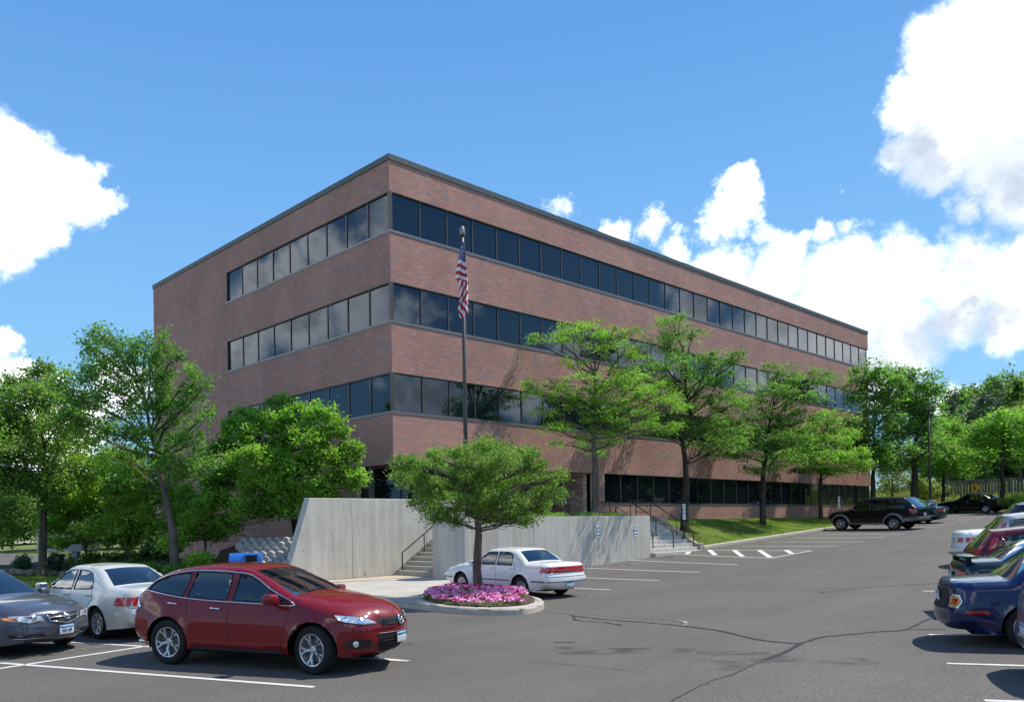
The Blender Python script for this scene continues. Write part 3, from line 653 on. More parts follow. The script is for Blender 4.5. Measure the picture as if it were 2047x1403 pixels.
cw.build('cheek_wall',mat('cheek_concrete',(.42,.37,.30),.85,var=(.36,.31,.24),scale=3,bump=.2,bscale=40),st2)
def rail(x,name,label):
    r_=empty(name,(x,CY+.1,zb),label,'handrail','bronze handrails on the right stair')
    def zz(y): return zb+ (y-CY)/2.4*(FLOOR-zb)
    yb=CY+.12; pts=[(x,yb,zb+.02),(x,yb,zz(yb)+.86),(x,yb+.05,zz(yb)+.93),(x,-3.0,zz(-3.0)+.95),(x,-2.75,FLOOR+.97),(x,-2.1,FLOOR+.97),(x,-2.03,FLOOR+.9),(x,-2.03,FLOOR)]
    MB().tube(pts,.026,8).build('rail',m_rail,r_)
    for y in (-4.35,-2.9): MB().tube([(x,y,zz(y)-.02),(x,y,zz(y)+.94)],.022,8).build('post',m_rail,r_)
    MB().tube([(x,-2.9,FLOOR+.5),(x,-2.05,FLOOR+.5)],.016,6).build('lower_bar',m_rail,r_)
rail(10.98,'handrail','bronze handrail next to the planter wall end at the right stair')
rail(12.68,'handrail','bronze handrail down the middle of the right stair')
rail(14.45,'handrail','bronze handrail beside the sloping cheek wall of the right stair')
hr=empty('handrail',(-1.15,wallF-.25,.19),'dark handrail along the narrow left stair','handrail')
yy=wallF-.28; sl_=rz/.27
MB().tube([(-1.15,yy,.16),(-1.15,yy,1.02),(-1.13,yy,1.06),(1.6,yy,1.06+2.73*sl_),(1.9,yy,1.06+2.8*sl_)],.026,8).build('rail',m_rail,hr)
for x in (.0,1.2): MB().tube([(x,yy,.2+(x+1.19)*sl_),(x,yy,1.06+(x+1.13)*sl_)],.022,8).build('post',m_rail,hr)
MB().lathe([(.0,.02),(.07,.02),(.08,.0)],12,(-1.15,yy,.16)).build('foot_plate',mat('pale_metal',(.6,.6,.58),.5),hr)
# ---- wall signs
m_sw=mat('sign_white',(.72,.76,.80),.45); m_sb=mat('sign_blue',(.08,.17,.27),.5); m_sk=mat('sign_black',(.02,.02,.02),.5)
def sign(px,py,Y,w,h,lines,label,post=None,arrow=False,group=None,name='parking_sign'):
    c=atY(px,py,Y); s=empty(name,(c[0],Y,post if post is not None else c[2]-h/2),label,'sign',group)
    MB().rbox(c[0]-w/2,Y-.012,c[2]-h/2,c[0]+w/2,Y-.002,c[2]+h/2,.004).build('plate',m_sw,s)
    k=len(lines)
    for i,(t_,sz) in enumerate(lines):
        z=c[2]+h*.5-h*(i+.62)/(k+.25+(1 if arrow else 0))
        o=textmesh('lettering',t_,sz,m_sb,Matrix.Translation((c[0],Y-.0145,z))@Matrix.Rotation(PI/2,4,'X'),s,bold=.0005,sx=.7); o.matrix_parent_inverse=Matrix.Translation(s.location).inverted()
    if arrow:
        z=c[2]-h*.36; MB().box(c[0]-w*.3,Y-.0165,z-.018,c[0]+w*.1,Y-.0125,z+.018).add([(c[0]+w*.1,Y-.0165,z-.05),(c[0]+w*.38,Y-.0165,z),(c[0]+w*.1,Y-.0165,z+.05)],[(0,1,2)]).build('arrow',m_sk,s)
    if post is not None: MB().box(c[0]-.025,Y-.001,post-.1,c[0]+.025,Y+.04,c[2]+h/2-.02).build('post',m_rail,s)
    return s
sign(1195.5,1062.5,CY,.22,.50,[('ONE',.155),('HOUR',.14),('PARKING',.095)],'white sign reading ONE HOUR PARKING on the planter wall',name='wall_sign')
sign(1270,1060,CY,.22,.50,[('30',.18),('MINUTE',.12),('PARKING',.095)],'white sign reading 30 MINUTE PARKING on the planter wall',name='wall_sign')
sign(1367.3,1022.5,-4.6,.27,.78,[('30',.20),('MINUTE',.13),('PARKING',.11)],'white arrow sign on a post in the lawn beside the right stair',post=.85,arrow=True)
sign(1677,1003.8,-4.3,.27,.78,[('NO',.20),('PARKING',.11)],'white sign on a post in the lawn in front of the black SUV',post=1.6,arrow=True)
# ---- flagpole
fx,fy=atY(931,900,-4.55)[:2]; fz=2.28
fp=empty('flagpole',(fx,fy,fz),'tall bronze flagpole with a grey cap standing in the planter','flagpole')
zt_=atY(930.5,456,-4.55)[2]; m_pole=mat('pole_bronze',(.060,.055,.048),.45,metal=.3)
MB().tube([(fx,fy,fz),(fx,fy,fz+4),(fx,fy,zt_-.28)],[.085,.078,.05],16).build('pole',m_pole,fp,smooth=True)
MB().lathe([(.0,0),(.10,0),(.105,.04),(.085,.27),(.06,.31),(0,.32)],16,(fx,fy,zt_-.3)).build('cap',mat('cap_grey',(.24,.24,.22),.5,metal=.3),fp,smooth=True)
MB().tube([(fx+.06,fy-.05,zt_-.3),(fx+.07,fy-.06,zt_-5)],.006,5).build('halyard',mat('rope',(.5,.5,.48),.8),fp)
# ---- flag: limp cloth hanging in folds
m_r=mat('flag_red',(.42,.02,.03),.8); m_w=mat('flag_white',(.72,.70,.72),.8); m_b=mat('flag_blue',(.035,.04,.22),.8)
fl=MB(); nu,nv=26,110; ztop=atY(931,488,-4.55)[2]; zbot=atY(932,640,-4.55)[2]; Hf=ztop-zbot
Vg=[]; dirx=rt0; diry=fw*np.array([1,1,0]); diry=diry/np.linalg.norm(diry)
for j in range(nv+1):
    v=j/nv
    if v<.5: wl=-.03-.30*(v/.5)**.9; wr=.05+.12*(v/.5)
    else: wl=-.19+.05*math.sin((v-.5)*9); wr=.17+.05*(v-.5)
    if v>.90: wl=wl+(v-.9)*1.1; wr=wr-(v-.9)*1.6
    if .44<v<.52: wl=-.33+ (v-.44)/.08*.14
    for i in range(nu+1):
        u=i/nu; s_=wl+(wr-wl)*u; fold=.07*math.sin(u*9+v*5)*min(1,v*4)+.03*math.sin(u*21+v*9); 
        p=np.array([fx,fy,0])+dirx*s_+diry*(-.12+fold); Vg.append((p[0],p[1],ztop-Hf*v+.05*math.sin(u*3)*(v>.05)))
Fg=[];Mi=[]
for j in range(nv):
    for i in range(nu):
        Fg.append((j*(nu+1)+i,j*(nu+1)+i+1,(j+1)*(nu+1)+i+1,(j+1)*(nu+1)+i)); u=(i+.5)/nu; v=(j+.5)/nv
        if v<.235+.035*u: Mi.append(2)
        elif v<.52-.02*(1-u)+.03*u: Mi.append(1 if int((v-.235-.035*u-.02*u)/.047)%2==0 else 0)
        elif v<.78: Mi.append(0 if int((v+u*.22)/.06)%2==0 else 1)
        else: Mi.append(0 if int((v-u*.16)/.055)%2==0 else 1)
fl.v=[tuple(map(float,p)) for p in Vg]; fl.f=Fg; fl.m=Mi
fo=fl.build('flag',[m_r,m_w,m_b],smooth=True,fix=False); tag(fo,'limp American flag hanging in folds from the bronze pole','flag')
# stars as little raised stitches
stm=MB(); kk=0
for j in range(4,26,3):
    for i in range(2+ (j//3%2)*3,nu-1,7):
        p=np.array(Vg[j*(nu+1)+i])-diry*.02; r_=.030 if j>9 else .02; P=[]
        for a in range(10): rr_=r_ if a%2==0 else r_*.45; P.append(p+dirx*rr_*math.sin(a*PI/5)+np.array([0,0,1])*rr_*math.cos(a*PI/5))
        stm.add([p]+P,[(0,1+a,1+(a+1)%10) for a in range(10)])
so_=stm.build('star',m_w,None,fix=False); so_.parent=fo; so_['kind']='stuff'
# ---- cellular concrete retaining blocks beside the tall wall
rw=empty('cellular_retaining_wall',(-6.6,-1.2,.3),'bank of stacked round grey concrete planter tubes left of the tall wall','retaining wall')
m_tube=mat('tube_concrete',(.34,.34,.32),.85,var=(.26,.26,.25),scale=6,bump=.3,bscale=40)
me_t=None
def tube_mesh():
    mb=MB().lathe([(.10,.02),(.145,0),(.155,.02),(.155,.30),(.10,.30)],14,(0,0,0),'y').add([(.1*math.cos(2*PI*j/10),.03,.1*math.sin(2*PI*j/10)) for j in range(10)],[tuple(range(10))])
    me=bpy.data.meshes.new('block'); me.from_pydata(mb.v,[],mb.f); me.materials.append(m_tube); me.polygons.foreach_set('use_smooth',[True]*len(me.polygons)); return me
me_t=tube_mesh(); pr=atd(545,1124,30.2)
for r_ in range(6):
    for c in range(9):
        if c>2 and r_>5: continue
        px=570-16.5*c+ (8.6 if r_%2 else 0)+r_*1.5; py=1128-9.3*r_+c*.3
        if px<484-r_*2: continue
        d=29.0+.22*r_+.12*c; p=atd(px,py,d)
        b=bpy.data.objects.new('block',me_t); COL.objects.link(b); b.parent=rw; b.matrix_parent_inverse=Matrix.Translation(rw.location).inverted()
        b.location=p; b.rotation_euler=(R(8),0,YAW-PI/2-R(10)+rng.uniform(-.05,.05))
bk=[atd(px,py,d)[:] for px,py,d in ((585,1140,29.6),(420,1140,31.0),(440,1100,31.6),(480,1085,31.2),(560,1080,31.0),(590,1100,29.9))]
MB().add(bk,[(0,1,2,5),(2,3,4,5)]).build('soil_backing',m_soil,rw)
# ---- blue collection box with rounded lid and square hatch
bc=gp(493,1190,.14)
bpos=atd(492,1128,25.5); bpos[2]=.14
bx=empty('collection_box',tuple(bpos),'blue round-topped collection box on the pavement behind the red crossover','drop box'); bx.rotation_euler=(0,0,YAW-PI/2+R(6))
m_blue=mat('bin_blue',(.012,.11,.42),.4,coat=.3)
mb=MB(); w,dp,h=.98,.60,.87; pr_=[(-dp/2,0),(-dp/2,h)]+[(-dp/2*math.cos(a),h+.34*math.sin(a)) for a in np.linspace(.15,PI-.15,11)]+[(dp/2,h),(dp/2,0)]; n=len(pr_)
mb.add([(-w/2,y,z) for y,z in pr_]+[(w/2,y,z) for y,z in pr_],[tuple(range(n)),tuple(range(2*n-1,n-1,-1))]+[(i,(i+1)%n,n+(i+1)%n,n+i) for i in range(n)])
mb.build('body',m_blue,bx,world=False)
MB().rbox(-.02,-dp/2-.05,h+.02,.42,-.08,h+.30,.015).build('hatch_hood',m_blue,bx,world=False); MB().box(.03,-dp/2-.056,h+.06,.37,-dp/2-.04,h+.27).build('hatch_opening',m_dark,bx,world=False)
MB().box(.03,-dp/2-.09,h+.045,.37,-dp/2-.05,h+.06).build('hatch_lip',mat('pale_metal'),bx,world=False)
MB().tube([(-.1,-dp/2-.01,h*.75),(.1,-dp/2-.01,h*.75)],.012,6).build('handle',m_blue,bx,world=False)
MB().tube([(-.36,-dp/2-.004,h+.05),(-.36,-.1,h+.33)],.006,5).build('seam',m_sb,bx,world=False)
# pale panel on the brick behind
p=atX(471,1104,-.02); MB().rbox(-.05,p[1]-.26,p[2]-.5,-.01,p[1]+.26,p[2]+.30,.01).build('wall_panel',mat('panel_cream',(.42,.32,.28),.7),bld)
# ================================================================== TREES
def leafmat(name,cols,trans=.45):
    if name in MATS: return MATS[name]
    cols=[(q[0]*1.85+.006,q[1]*1.85,q[2]*1.8+.006) for q in cols]
    m=bpy.data.materials.new(name); m.use_nodes=True; nt=m.node_tree;N=nt.nodes;L=nt.links
    for n in list(N): N.remove(n)
    o=N.new('ShaderNodeOutputMaterial'); d=N.new('ShaderNodeBsdfPrincipled'); d.inputs['Roughness'].default_value=.55; d.inputs['Specular IOR Level'].default_value=.25; t=N.new('ShaderNodeBsdfTranslucent'); mx=N.new('ShaderNodeMixShader'); mx.inputs[0].default_value=trans
    g=N.new('ShaderNodeNewGeometry'); r=N.new('ShaderNodeValToRGB'); L.new(g.outputs['Random Per Island'],r.inputs[0])
    k=len(cols)
    while len(r.color_ramp.elements)<k: r.color_ramp.elements.new(.5)
    for i,c in enumerate(cols): r.color_ramp.elements[i].position=i/(k-1); r.color_ramp.elements[i].color=(*c,1)
    tc=N.new('ShaderNodeTexCoord'); n=N.new('ShaderNodeTexNoise'); n.inputs['Scale'].default_value=.9; n.inputs['Detail'].default_value=2; L.new(tc.outputs['Object'],n.inputs[0])
    mr=N.new('ShaderNodeMapRange'); L.new(n.outputs['Fac'],mr.inputs[0]); mr.inputs[1].default_value=.35;mr.inputs[2].default_value=.65;mr.inputs[3].default_value=.75;mr.inputs[4].default_value=1.25
    m2=N.new('ShaderNodeMix'); m2.data_type='RGBA'; m2.blend_type='MULTIPLY'; m2.inputs[0].default_value=1; L.new(r.outputs[0],m2.inputs[6]); L.new(mr.outputs[0],m2.inputs[7])
    L.new(m2.outputs[2],d.inputs['Base Color']); 
    tb=N.new('ShaderNodeMix'); tb.data_type='RGBA'; tb.blend_type='MULTIPLY'; tb.inputs[0].default_value=1; L.new(m2.outputs[2],tb.inputs[6]); tb.inputs[7].default_value=(1.7,1.9,.8,1); L.new(tb.outputs[2],t.inputs[0])
    L.new(d.outputs[0],mx.inputs[1]); L.new(t.outputs[0],mx.inputs[2]); L.new(mx.outputs[0],o.inputs[0]); MATS[name]=m; return m
lf_loc=leafmat('locust_leaf',[(.075,.150,.022),(.105,.205,.030),(.060,.125,.022),(.13,.225,.035)])
lf_locd=leafmat('locust_leaf_dark',[(.050,.115,.026),(.075,.155,.032),(.040,.095,.024),(.085,.165,.036)])
lf_ash=leafmat('ash_leaf',[(.050,.120,.022),(.070,.155,.028),(.040,.100,.020),(.095,.170,.032)])
lf_map=leafmat('maple_leaf',[(.075,.165,.022),(.115,.215,.030),(.060,.135,.020),(.15,.21,.035)])
lf_yel=leafmat('pale_leaf',[(.070,.135,.030),(.10,.17,.038),(.055,.115,.026),(.125,.165,.048)])
lf_lim=leafmat('understorey_leaf',[(.10,.18,.03),(.15,.25,.04),(.075,.14,.025),(.17,.24,.045)])
lf_con=leafmat('conifer_needle',[(.030,.065,.034),(.045,.085,.045),(.07,.09,.065)],.1)
lf_wood=leafmat('woodland_leaf',[(.045,.095,.028),(.070,.125,.036),(.035,.075,.024),(.08,.13,.045)])
lf_gold=leafmat('golden_leaf',[(.11,.14,.035),(.14,.155,.045),(.08,.12,.03)])
lf_tan=leafmat('dry_grass_leaf',[(.10,.11,.05),(.075,.10,.035),(.13,.125,.07),(.06,.09,.03)])
lf_crab=leafmat('crab_leaf',[(.055,.115,.024),(.085,.165,.032),(.045,.095,.022),(.14,.16,.05)])
m_bark=mat('bark',(.085,.070,.055),.95,spec=.1,var=(.15,.13,.11),scale=7,bump=.9,bscale=22,stretch=(1,1,.25),bdist=.03)
m_barkd=mat('dark_bark',(.045,.037,.030),.95,spec=.1,var=(.075,.065,.055),scale=7,bump=.9,bscale=22,stretch=(1,1,.25),bdist=.03)
def leaves(P,size,asp,flat,g,drop=.0,bend=True):
    """leaf quads (two-triangle folded rhombs) at points P; flat = how horizontal"""
    n=len(P); 
    nrm=g.normal(0,1,(n,3)); nrm[:,2]=np.abs(nrm[:,2])+flat; nrm/=np.linalg.norm(nrm,axis=1)[:,None]
    a=g.normal(0,1,(n,3)); a[:,2]-=drop; a-=nrm*(a*nrm).sum(1)[:,None]; a/=np.linalg.norm(a,axis=1)[:,None]+1e-9; b=np.cross(nrm,a)
    s=size*g.uniform(.65,1.35,(n,1)); w=s*asp
    V=np.stack([P-a*s*.5,P+b*w*.5+a*s*.05-nrm*s*.08,P+a*s*.5-nrm*s*.1,P-b*w*.5+a*s*.05-nrm*s*.08],1).reshape(-1,3)
    return V
def crown_mesh(lobes,nleaf,size,asp,flat,g,clump=.34,nsub=None,drop=0.,hang=0.):
    vol=np.array([l[1][0]*l[1][1]*l[1][2] for l in lobes])**(.6); vol/=vol.sum(); PP=[];subs=[]
    for (c,r),w in zip(lobes,vol):
        k=max(5,int((nsub or 260)*w)); 
        d=g.normal(0,1,(k,3)); d/=np.linalg.norm(d,axis=1)[:,None]; rad=g.uniform(.25,1,(k,1))**.45
        S_=np.array(c)+d*rad*np.array(r); subs.append((np.array(c),S_))
        m=int(nleaf*w); idx=g.integers(0,k,m); ck=clump*g.uniform(.6,1.4,(k,1))
        off=g.normal(0,.5,(m,3))*ck[idx]*np.array([1,1,.45 if flat>1 else .8])
        PP.append(S_[idx]+off-np.array([0,0,1])*hang*np.abs(g.normal(0,1,(m,1))))
    P=np.concatenate(PP); return leaves(P,size,asp,flat,g,drop),subs
def limb_curve(a,b,g,sag=.12,n=5):
    a=np.array(a,float);b=np.array(b,float); L_=np.linalg.norm(b-a); m=[]
    for i in range(n+1):
        t=i/n; p=a+(b-a)*t; p[2]+=math.sin(t*PI)*L_*sag*-.3+ (t*t-t)*L_*sag*.8*-1*(0); p+=g.normal(0,L_*.025,3)*math.sin(t*PI); p[:2]-= (b-a)[:2]*.07*math.sin(t*PI); m.append(p)
    return m
def tree(name,base,lobes,label,leaf,bark,nleaf=16000,size=.12,asp=.45,flat=.6,tr=.16,fork=None,seed=1,clump=.36,nsub=260,cat='tree',group=None,drop=0.,hang=0.,twigs=True,trunkpts=None,multi=1):
    """base world point; lobes = [(centre xyz, (rx,ry,rz))]"""
    g=np.random.default_rng(seed); base=np.array(base,float)
    root=empty(name,tuple(base),label,cat,group)
    V,subs=crown_mesh(lobes,nleaf,size,asp,flat,g,clump,nsub,drop,hang)
    Q=np.arange(len(V)).reshape(-1,4); npmesh('crown',V,Q,leaf,root)
    cz=np.mean([l[0] for l in lobes],axis=0); fork=np.array(fork,float) if fork is not None else base+(cz-base)*np.array([.3,.3,.38])
    top=cz+np.array([0,0,.3*(max(l[0][2] for l in lobes)-cz[2])])
    mb=MB(); tp=trunkpts or [base-np.array([0,0,.15]),base+np.array([0,0,.12]),base+(fork-base)*.45+g.normal(0,.04,3)*np.array([1,1,0]),fork]
    mb.tube(tp,[tr*1.5,tr*1.12]+[tr*.95]*(len(tp)-3)+[tr*.82],10,cap=False)
    lead=limb_curve(fork,top,g,.05,5); mb.tube(lead,np.linspace(tr*.75,tr*.25,6),8,cap=False)
    for (c,S_) in subs:
        # attach lower lobes to the fork, higher ones along the leader
        t=np.clip((c[2]-fork[2])/(top[2]-fork[2]+1e-6)*.8-.12+g.uniform(-.05,.05),0,.95); k=t*(len(lead)-1); i=int(k); st=lead[i]+(lead[min(i+1,len(lead)-1)]-lead[i])*(k-i)
        lc=limb_curve(st,c,g,.1,5); L_=np.linalg.norm(c-st); r0=min(tr*.38,.014+.014*L_); mb.tube(lc,np.linspace(r0,r0*.3,6),6,cap=False)
        if twigs:
            for s in S_[::max(1,len(S_)//14)]:
                q=lc[g.integers(2,6)]; mid=(q+s)/2+g.normal(0,.06,3); mb.tube([q,mid,s],[r0*.3,r0*.2,.006],4,cap=False)
    mb.build('trunk',bark,root,smooth=True,fix=False); return root
def LB(lst,d,dz=.0,g=None,depth=1.,spread=.7):
    """crown lobes sketched as (px,py,rx_px,ry_px[,depth offset]) at distance d -> world"""
    g=g or np.random.default_rng(5); out=[]
    for l in lst:
        px,py,rx,ry=l[:4]; dd=d+(l[4] if len(l)>4 else g.uniform(-spread,spread)*1.3)
        c=atd(px,py,dd); rx=rx*dd/F; ry=ry*dd/F; out.append((c,(rx,max(rx*depth,ry*.8),ry)))
    return out
E_=lambda px,py,d: atd(px,py,d)
# honey locusts along the long face --------------------------------
LG='honey locust trees along the long brick face'
bA=atY(1190,1021,-4.55); dA=float(np.dot(bA-CAM,fw))
tree('honey_locust_tree',bA,LB([(1180,648,38,12),(1110,672,55,12,.8),(1060,678,28,8,1.5),(1190,680,60,14),(1225,662,45,12),(1250,700,50,14,-.8),(1150,722,30,14),(1140,660,40,12,-.8),
 (1085,770,52,14,1.2),(1120,790,60,16,-.5),(1050,782,30,12,1),(1170,765,60,20),(1220,760,70,24,.8),(1280,765,60,22,-.8),(1310,790,50,22,-1.4),(1330,810,45,20),(1240,800,60,20,-1),(1160,800,60,18),(1200,830,50,18,-1),(1270,835,60,18,1),(1090,820,35,12,.5),(1110,858,45,14,.8),
 (1180,868,45,14),(1225,880,40,12,-1),(1140,885,38,10,1),(1215,845,40,14),(1185,905,30,14),(1330,850,50,14,1),(1300,862,50,12)],dA+1.6,spread=.8),
 'honey locust rooted in the planter behind the low wall, crown over the second floor',lf_loc,m_bark,20000,.19,.22,1.6,.15,fork=atY(1190,930,-4.45),seed=11,clump=.36,nsub=330,group=LG,drop=.3)
bB=atY(1368,1050,-3.1); bB[2]=float(lawnz(bB[0],bB[1])); dB=float(np.dot(bB-CAM,fw))
tree('honey_locust_tree',bB,LB([(1345,640,38,12),(1320,665,40,16,.8),(1385,660,35,14),(1345,690,50,18),(1440,715,55,12,-1),(1480,712,30,8,-1.5),(1410,735,60,20),(1330,730,60,22),(1280,745,50,20,1),(1380,765,70,26),(1310,780,60,24,-1),(1440,775,50,22),(1390,805,70,24,1),(1330,815,60,20),(1270,700,35,12,1),
 (1460,810,55,20,-1),(1400,845,60,18),(1430,870,60,16,-1),(1320,860,50,12,1),(1290,850,40,12),(1460,885,45,14),(1400,890,40,14,.5)],dB,spread=1.2),
 'tall honey locust on the lawn beside the right stair with a thick low fork',lf_locd,m_barkd,18000,.22,.26,1.3,.21,fork=atY(1372,960,-3.1),seed=12,clump=.45,nsub=400,group=LG,drop=.3)
bC=atY(1525,1042,-3.0); bC[2]=float(lawnz(bC[0],bC[1])); dC=float(np.dot(bC-CAM,fw))
tree('honey_locust_tree',bC,LB([(1555,735,28,14),(1580,760,40,18),(1620,752,45,12),(1645,765,25,12,-1),(1545,775,30,18),(1600,790,50,16),(1570,820,50,20),(1500,800,45,16,1),(1460,835,45,18,1),(1530,845,60,20),(1600,840,45,18,-1),
 (1470,870,55,18),(1550,880,60,18),(1500,905,60,18,-1),(1560,920,50,14),(1440,900,40,14,1),(1610,880,40,16),(1520,935,35,12)],dC,spread=1.3),
 'honey locust on the lawn between the forked locust and the small bright locust',lf_locd,m_barkd,15000,.24,.26,1.3,.17,fork=atY(1526,940,-3.0),seed=13,clump=.5,nsub=360,group=LG,drop=.3)
bD=atY(1641,1033,-2.6); bD[2]=float(lawnz(bD[0],bD[1])); dD=float(np.dot(bD-CAM,fw))
tree('honey_locust_tree',bD,LB([(1640,850,40,16),(1600,865,35,14,1),(1680,870,35,16),(1640,885,60,18),(1590,905,35,14),(1690,905,45,16,-1),(1640,915,60,16),(1710,930,30,12),(1620,935,40,10),(1670,940,40,10),(1655,830,25,12)],dD,spread=1.3),
 'small bright honey locust on the lawn left of the black SUV',lf_loc,m_barkd,14000,.24,.28,1.3,.13,fork=atY(1641,960,-2.6),seed=14,clump=.5,nsub=260,group=LG,drop=.3)
def far_tree(px,py,d,lobes,label,leaf=lf_locd,n=12000,size=.3,tr=.18,seed=1,bark=m_barkd,fork=None,name='honey_locust_tree',group=LG,asp=.4,flat=1.0,clump=.6,nsub=260,cat='tree'):
    b=atd(px,py,d); 
    tree(name,b,LB(lobes,d,spread=1.6,g=np.random.default_rng(seed)),label,leaf,bark,n,size,asp,flat,tr,fork=atd(px,fork or py-50,d),seed=seed,clump=clump,nsub=nsub,group=group,cat=cat)
far_tree(1745,1002,60,[(1740,745,35,22),(1765,760,40,24),(1715,775,30,20),(1790,770,35,22),(1735,800,50,24),(1790,810,45,26),(1750,840,55,26),(1710,850,30,20),(1800,850,40,24),(1740,880,50,24),(1780,900,50,20),(1730,915,40,20),(1700,880,25,16),(1755,930,30,14)],
 'tall honey locust at the far end of the brick building, overlapping its right edge',n=15000,seed=21,size=.28)
far_tree(1829,1000,63,[(1800,750,30,18),(1835,760,35,20),(1855,780,25,18),(1820,790,50,24),(1850,815,35,22),(1810,835,40,24),(1845,850,40,22),(1820,880,50,22),(1860,890,30,18),(1830,910,45,16),(1790,925,30,14)],
 'dark-trunked honey locust behind the black SUV beside the lamp post',n=14000,seed=22,size=.28,tr=.28)
far_tree(1885,1003,70,[(1885,850,35,20),(1905,875,35,20),(1870,880,30,20),(1895,905,50,20),(1925,915,30,16),(1870,925,35,16),(1900,940,45,14),(1850,940,25,12)],
 'mid-green locust behind the lamp post at the end of the lot',lf_loc,n=10000,seed=23,size=.3,tr=.14)
far_tree(2003,1000,64,[(2000,835,35,14),(1965,855,30,14),(2030,850,40,14),(1990,875,50,16),(1950,885,35,14),(2040,885,40,16),(2000,905,55,16),(1955,915,30,10),(2050,915,35,14),(2080,870,50,30)],
 'bright spreading locust in front of the grey plank fence',lf_loc,n=13000,seed=24,size=.27,tr=.17,fork=945)
far_tree(2062,1003,60,[(2075,840,40,25),(2060,880,30,20),(2090,900,50,25)],'dark-trunked locust cut off by the right picture edge',lf_loc,n=5000,seed=25,size=.27,tr=.2)
far_tree(1783,1000,75,[(1780,905,30,18),(1810,930,35,18),(1765,940,25,16),(1800,960,40,16),(1770,975,30,14),(1840,965,30,14),(1860,980,30,10)],
 'golden-leaved shrub behind the black SUV at the end of the building',lf_gold,n=9000,seed=26,size=.24,tr=.06,name='golden_shrub',group=None,cat='shrub')
# far woodland behind the fence
for i,(px,top,w,d,leaf,lab) in enumerate([(1925,775,36,105,lf_wood,'rounded dark tree at the left end of the far wood'),(1965,765,40,112,lf_wood,'broad dark tree in the far wood right of the spruce'),(2012,748,46,108,lf_wood,'tallest rounded tree of the far wood'),(2050,752,45,115,lf_wood,'dark tree of the far wood at the right picture edge')]):
    cy=top+38; far_tree(px,1000,d,[(px,top+22,w*.7,22),(px-w*.5,cy,w*.6,26),(px+w*.5,cy,w*.6,26),(px,cy+20,w,34),(px-w*.3,cy+60,w*.9,34),(px+w*.4,cy+60,w*.8,34),(px,cy+100,w,34),(px-w*.6,cy+130,w,30),(px+w*.5,cy+135,w,30),(px,cy+155,w*1.1,26)],
     lab,leaf,n=15000,seed=40+i,size=.42,name='woodland_tree',group='woodland trees beyond the fence',asp=.7,flat=.2,clump=.95,nsub=200)
far_tree(1898,1000,98,[(1898,790,5,16,0),(1898,815,10,14,0),(1898,840,16,16,0),(1898,868,20,18,0),(1898,900,24,20,0)],'slim pointed spruce rising left of the far wood',lf_con,n=6000,seed=50,size=.35,name='spruce_tree',group=None,asp=.3,clump=.5)
far_tree(1950,1000,92,[(1975,800,20,14,0),(1960,835,26,20,0),(1985,850,30,20,0),(1940,870,26,20,0),(1990,880,34,20,0),(2025,860,26,26,0)],'blue-grey spruce mass in front of the far wood',lf_con,n=9000,seed=51,size=.4,name='spruce_tree',group=None,asp=.35,clump=.7)
far_tree(2040,1000,88,[(2040,830,22,14,0),(2050,855,26,16,0),(1990,868,20,12,0)],'pale golden tree between spruces and the bright locust',lf_gold,n=5000,seed=52,size=.35,name='golden_tree',group=None)
# ---- left side -------------------------------------------------------
bT=atd(350,1143,31.5); bT[2]=float(bedz(bT[0],bT[1]))if bT[0]>-9.2 else .15
tree('ash_tree',bT,LB([(200,668,18,16),(180,690,25,22),(225,690,28,28),(255,700,30,26),(290,685,18,20,-.5),(300,710,26,24),(210,735,45,20,.8),(170,750,30,14,1),(265,745,45,26),(235,790,55,30),(170,800,45,24,1),(300,790,40,34,-.8),
 (325,680,13,24,-1),(345,715,16,22,-1),(330,760,28,34,-1),(385,750,16,22,-1.5),(405,775,18,22,-1.5),(375,800,26,30,-1.5),(340,830,36,32,-1),(410,830,20,18,-1.5),(250,850,60,30),(180,860,45,28,1),(310,890,50,32,-.5),(380,880,35,28,-1),(230,910,50,28,1),(400,930,40,26,-1),(340,940,40,30),(280,950,40,24),(150,830,25,20,1)],31.5,spread=1.0),
 'tall ragged ash tree with leaning trunk in front of the left brick corner',lf_ash,m_bark,21000,.17,.34,.3,.17,trunkpts=[bT-np.array([0,0,.2]),bT+np.array([0,0,.1]),atd(345,1060,31.5),atd(333,1000,31.5)],fork=atd(333,1000,31.5),seed=31,clump=.34,nsub=520)
bM=atd(85,1152,35.5); bM[2]=.12
tree('maple_tree',bM,LB([(85,735,22,16),(65,755,30,18),(120,760,30,20),(90,785,45,24),(40,790,35,22),(140,800,30,22),(60,830,60,26),(120,840,50,26),(20,850,40,26),(90,880,60,28),(30,900,45,28,-1),(140,900,45,26),(80,930,60,28,-1),(30,960,50,26),(130,960,45,24,-1),(90,990,50,24),(40,1010,45,20),(130,1010,30,18),(170,850,30,26)],35.5,spread=1.5),
 'yellowish maple with a straight pale trunk on the left lawn',lf_yel,m_bark,27000,.135,.7,.25,.17,fork=atd(88,1000,35.5),seed=32,clump=.42,nsub=420)
tree('maple_tree',atd(-25,1150,34),LB([(10,770,26,18),(-20,790,40,24),(20,830,30,26),(-30,850,50,40),(10,890,40,30),(-40,930,60,40),(5,960,36,26),(20,1010,35,22),(-20,1040,40,26),(15,1055,24,16)],34,spread=1.2),
 'pale green maple cut off by the left picture edge',lf_yel,m_bark,14000,.135,.7,.25,.18,fork=atd(-20,1010,34),seed=33,clump=.42,nsub=240)
bN=atd(600,1100,33.5); bN[2]=float(bedz(bN[0],bN[1]))
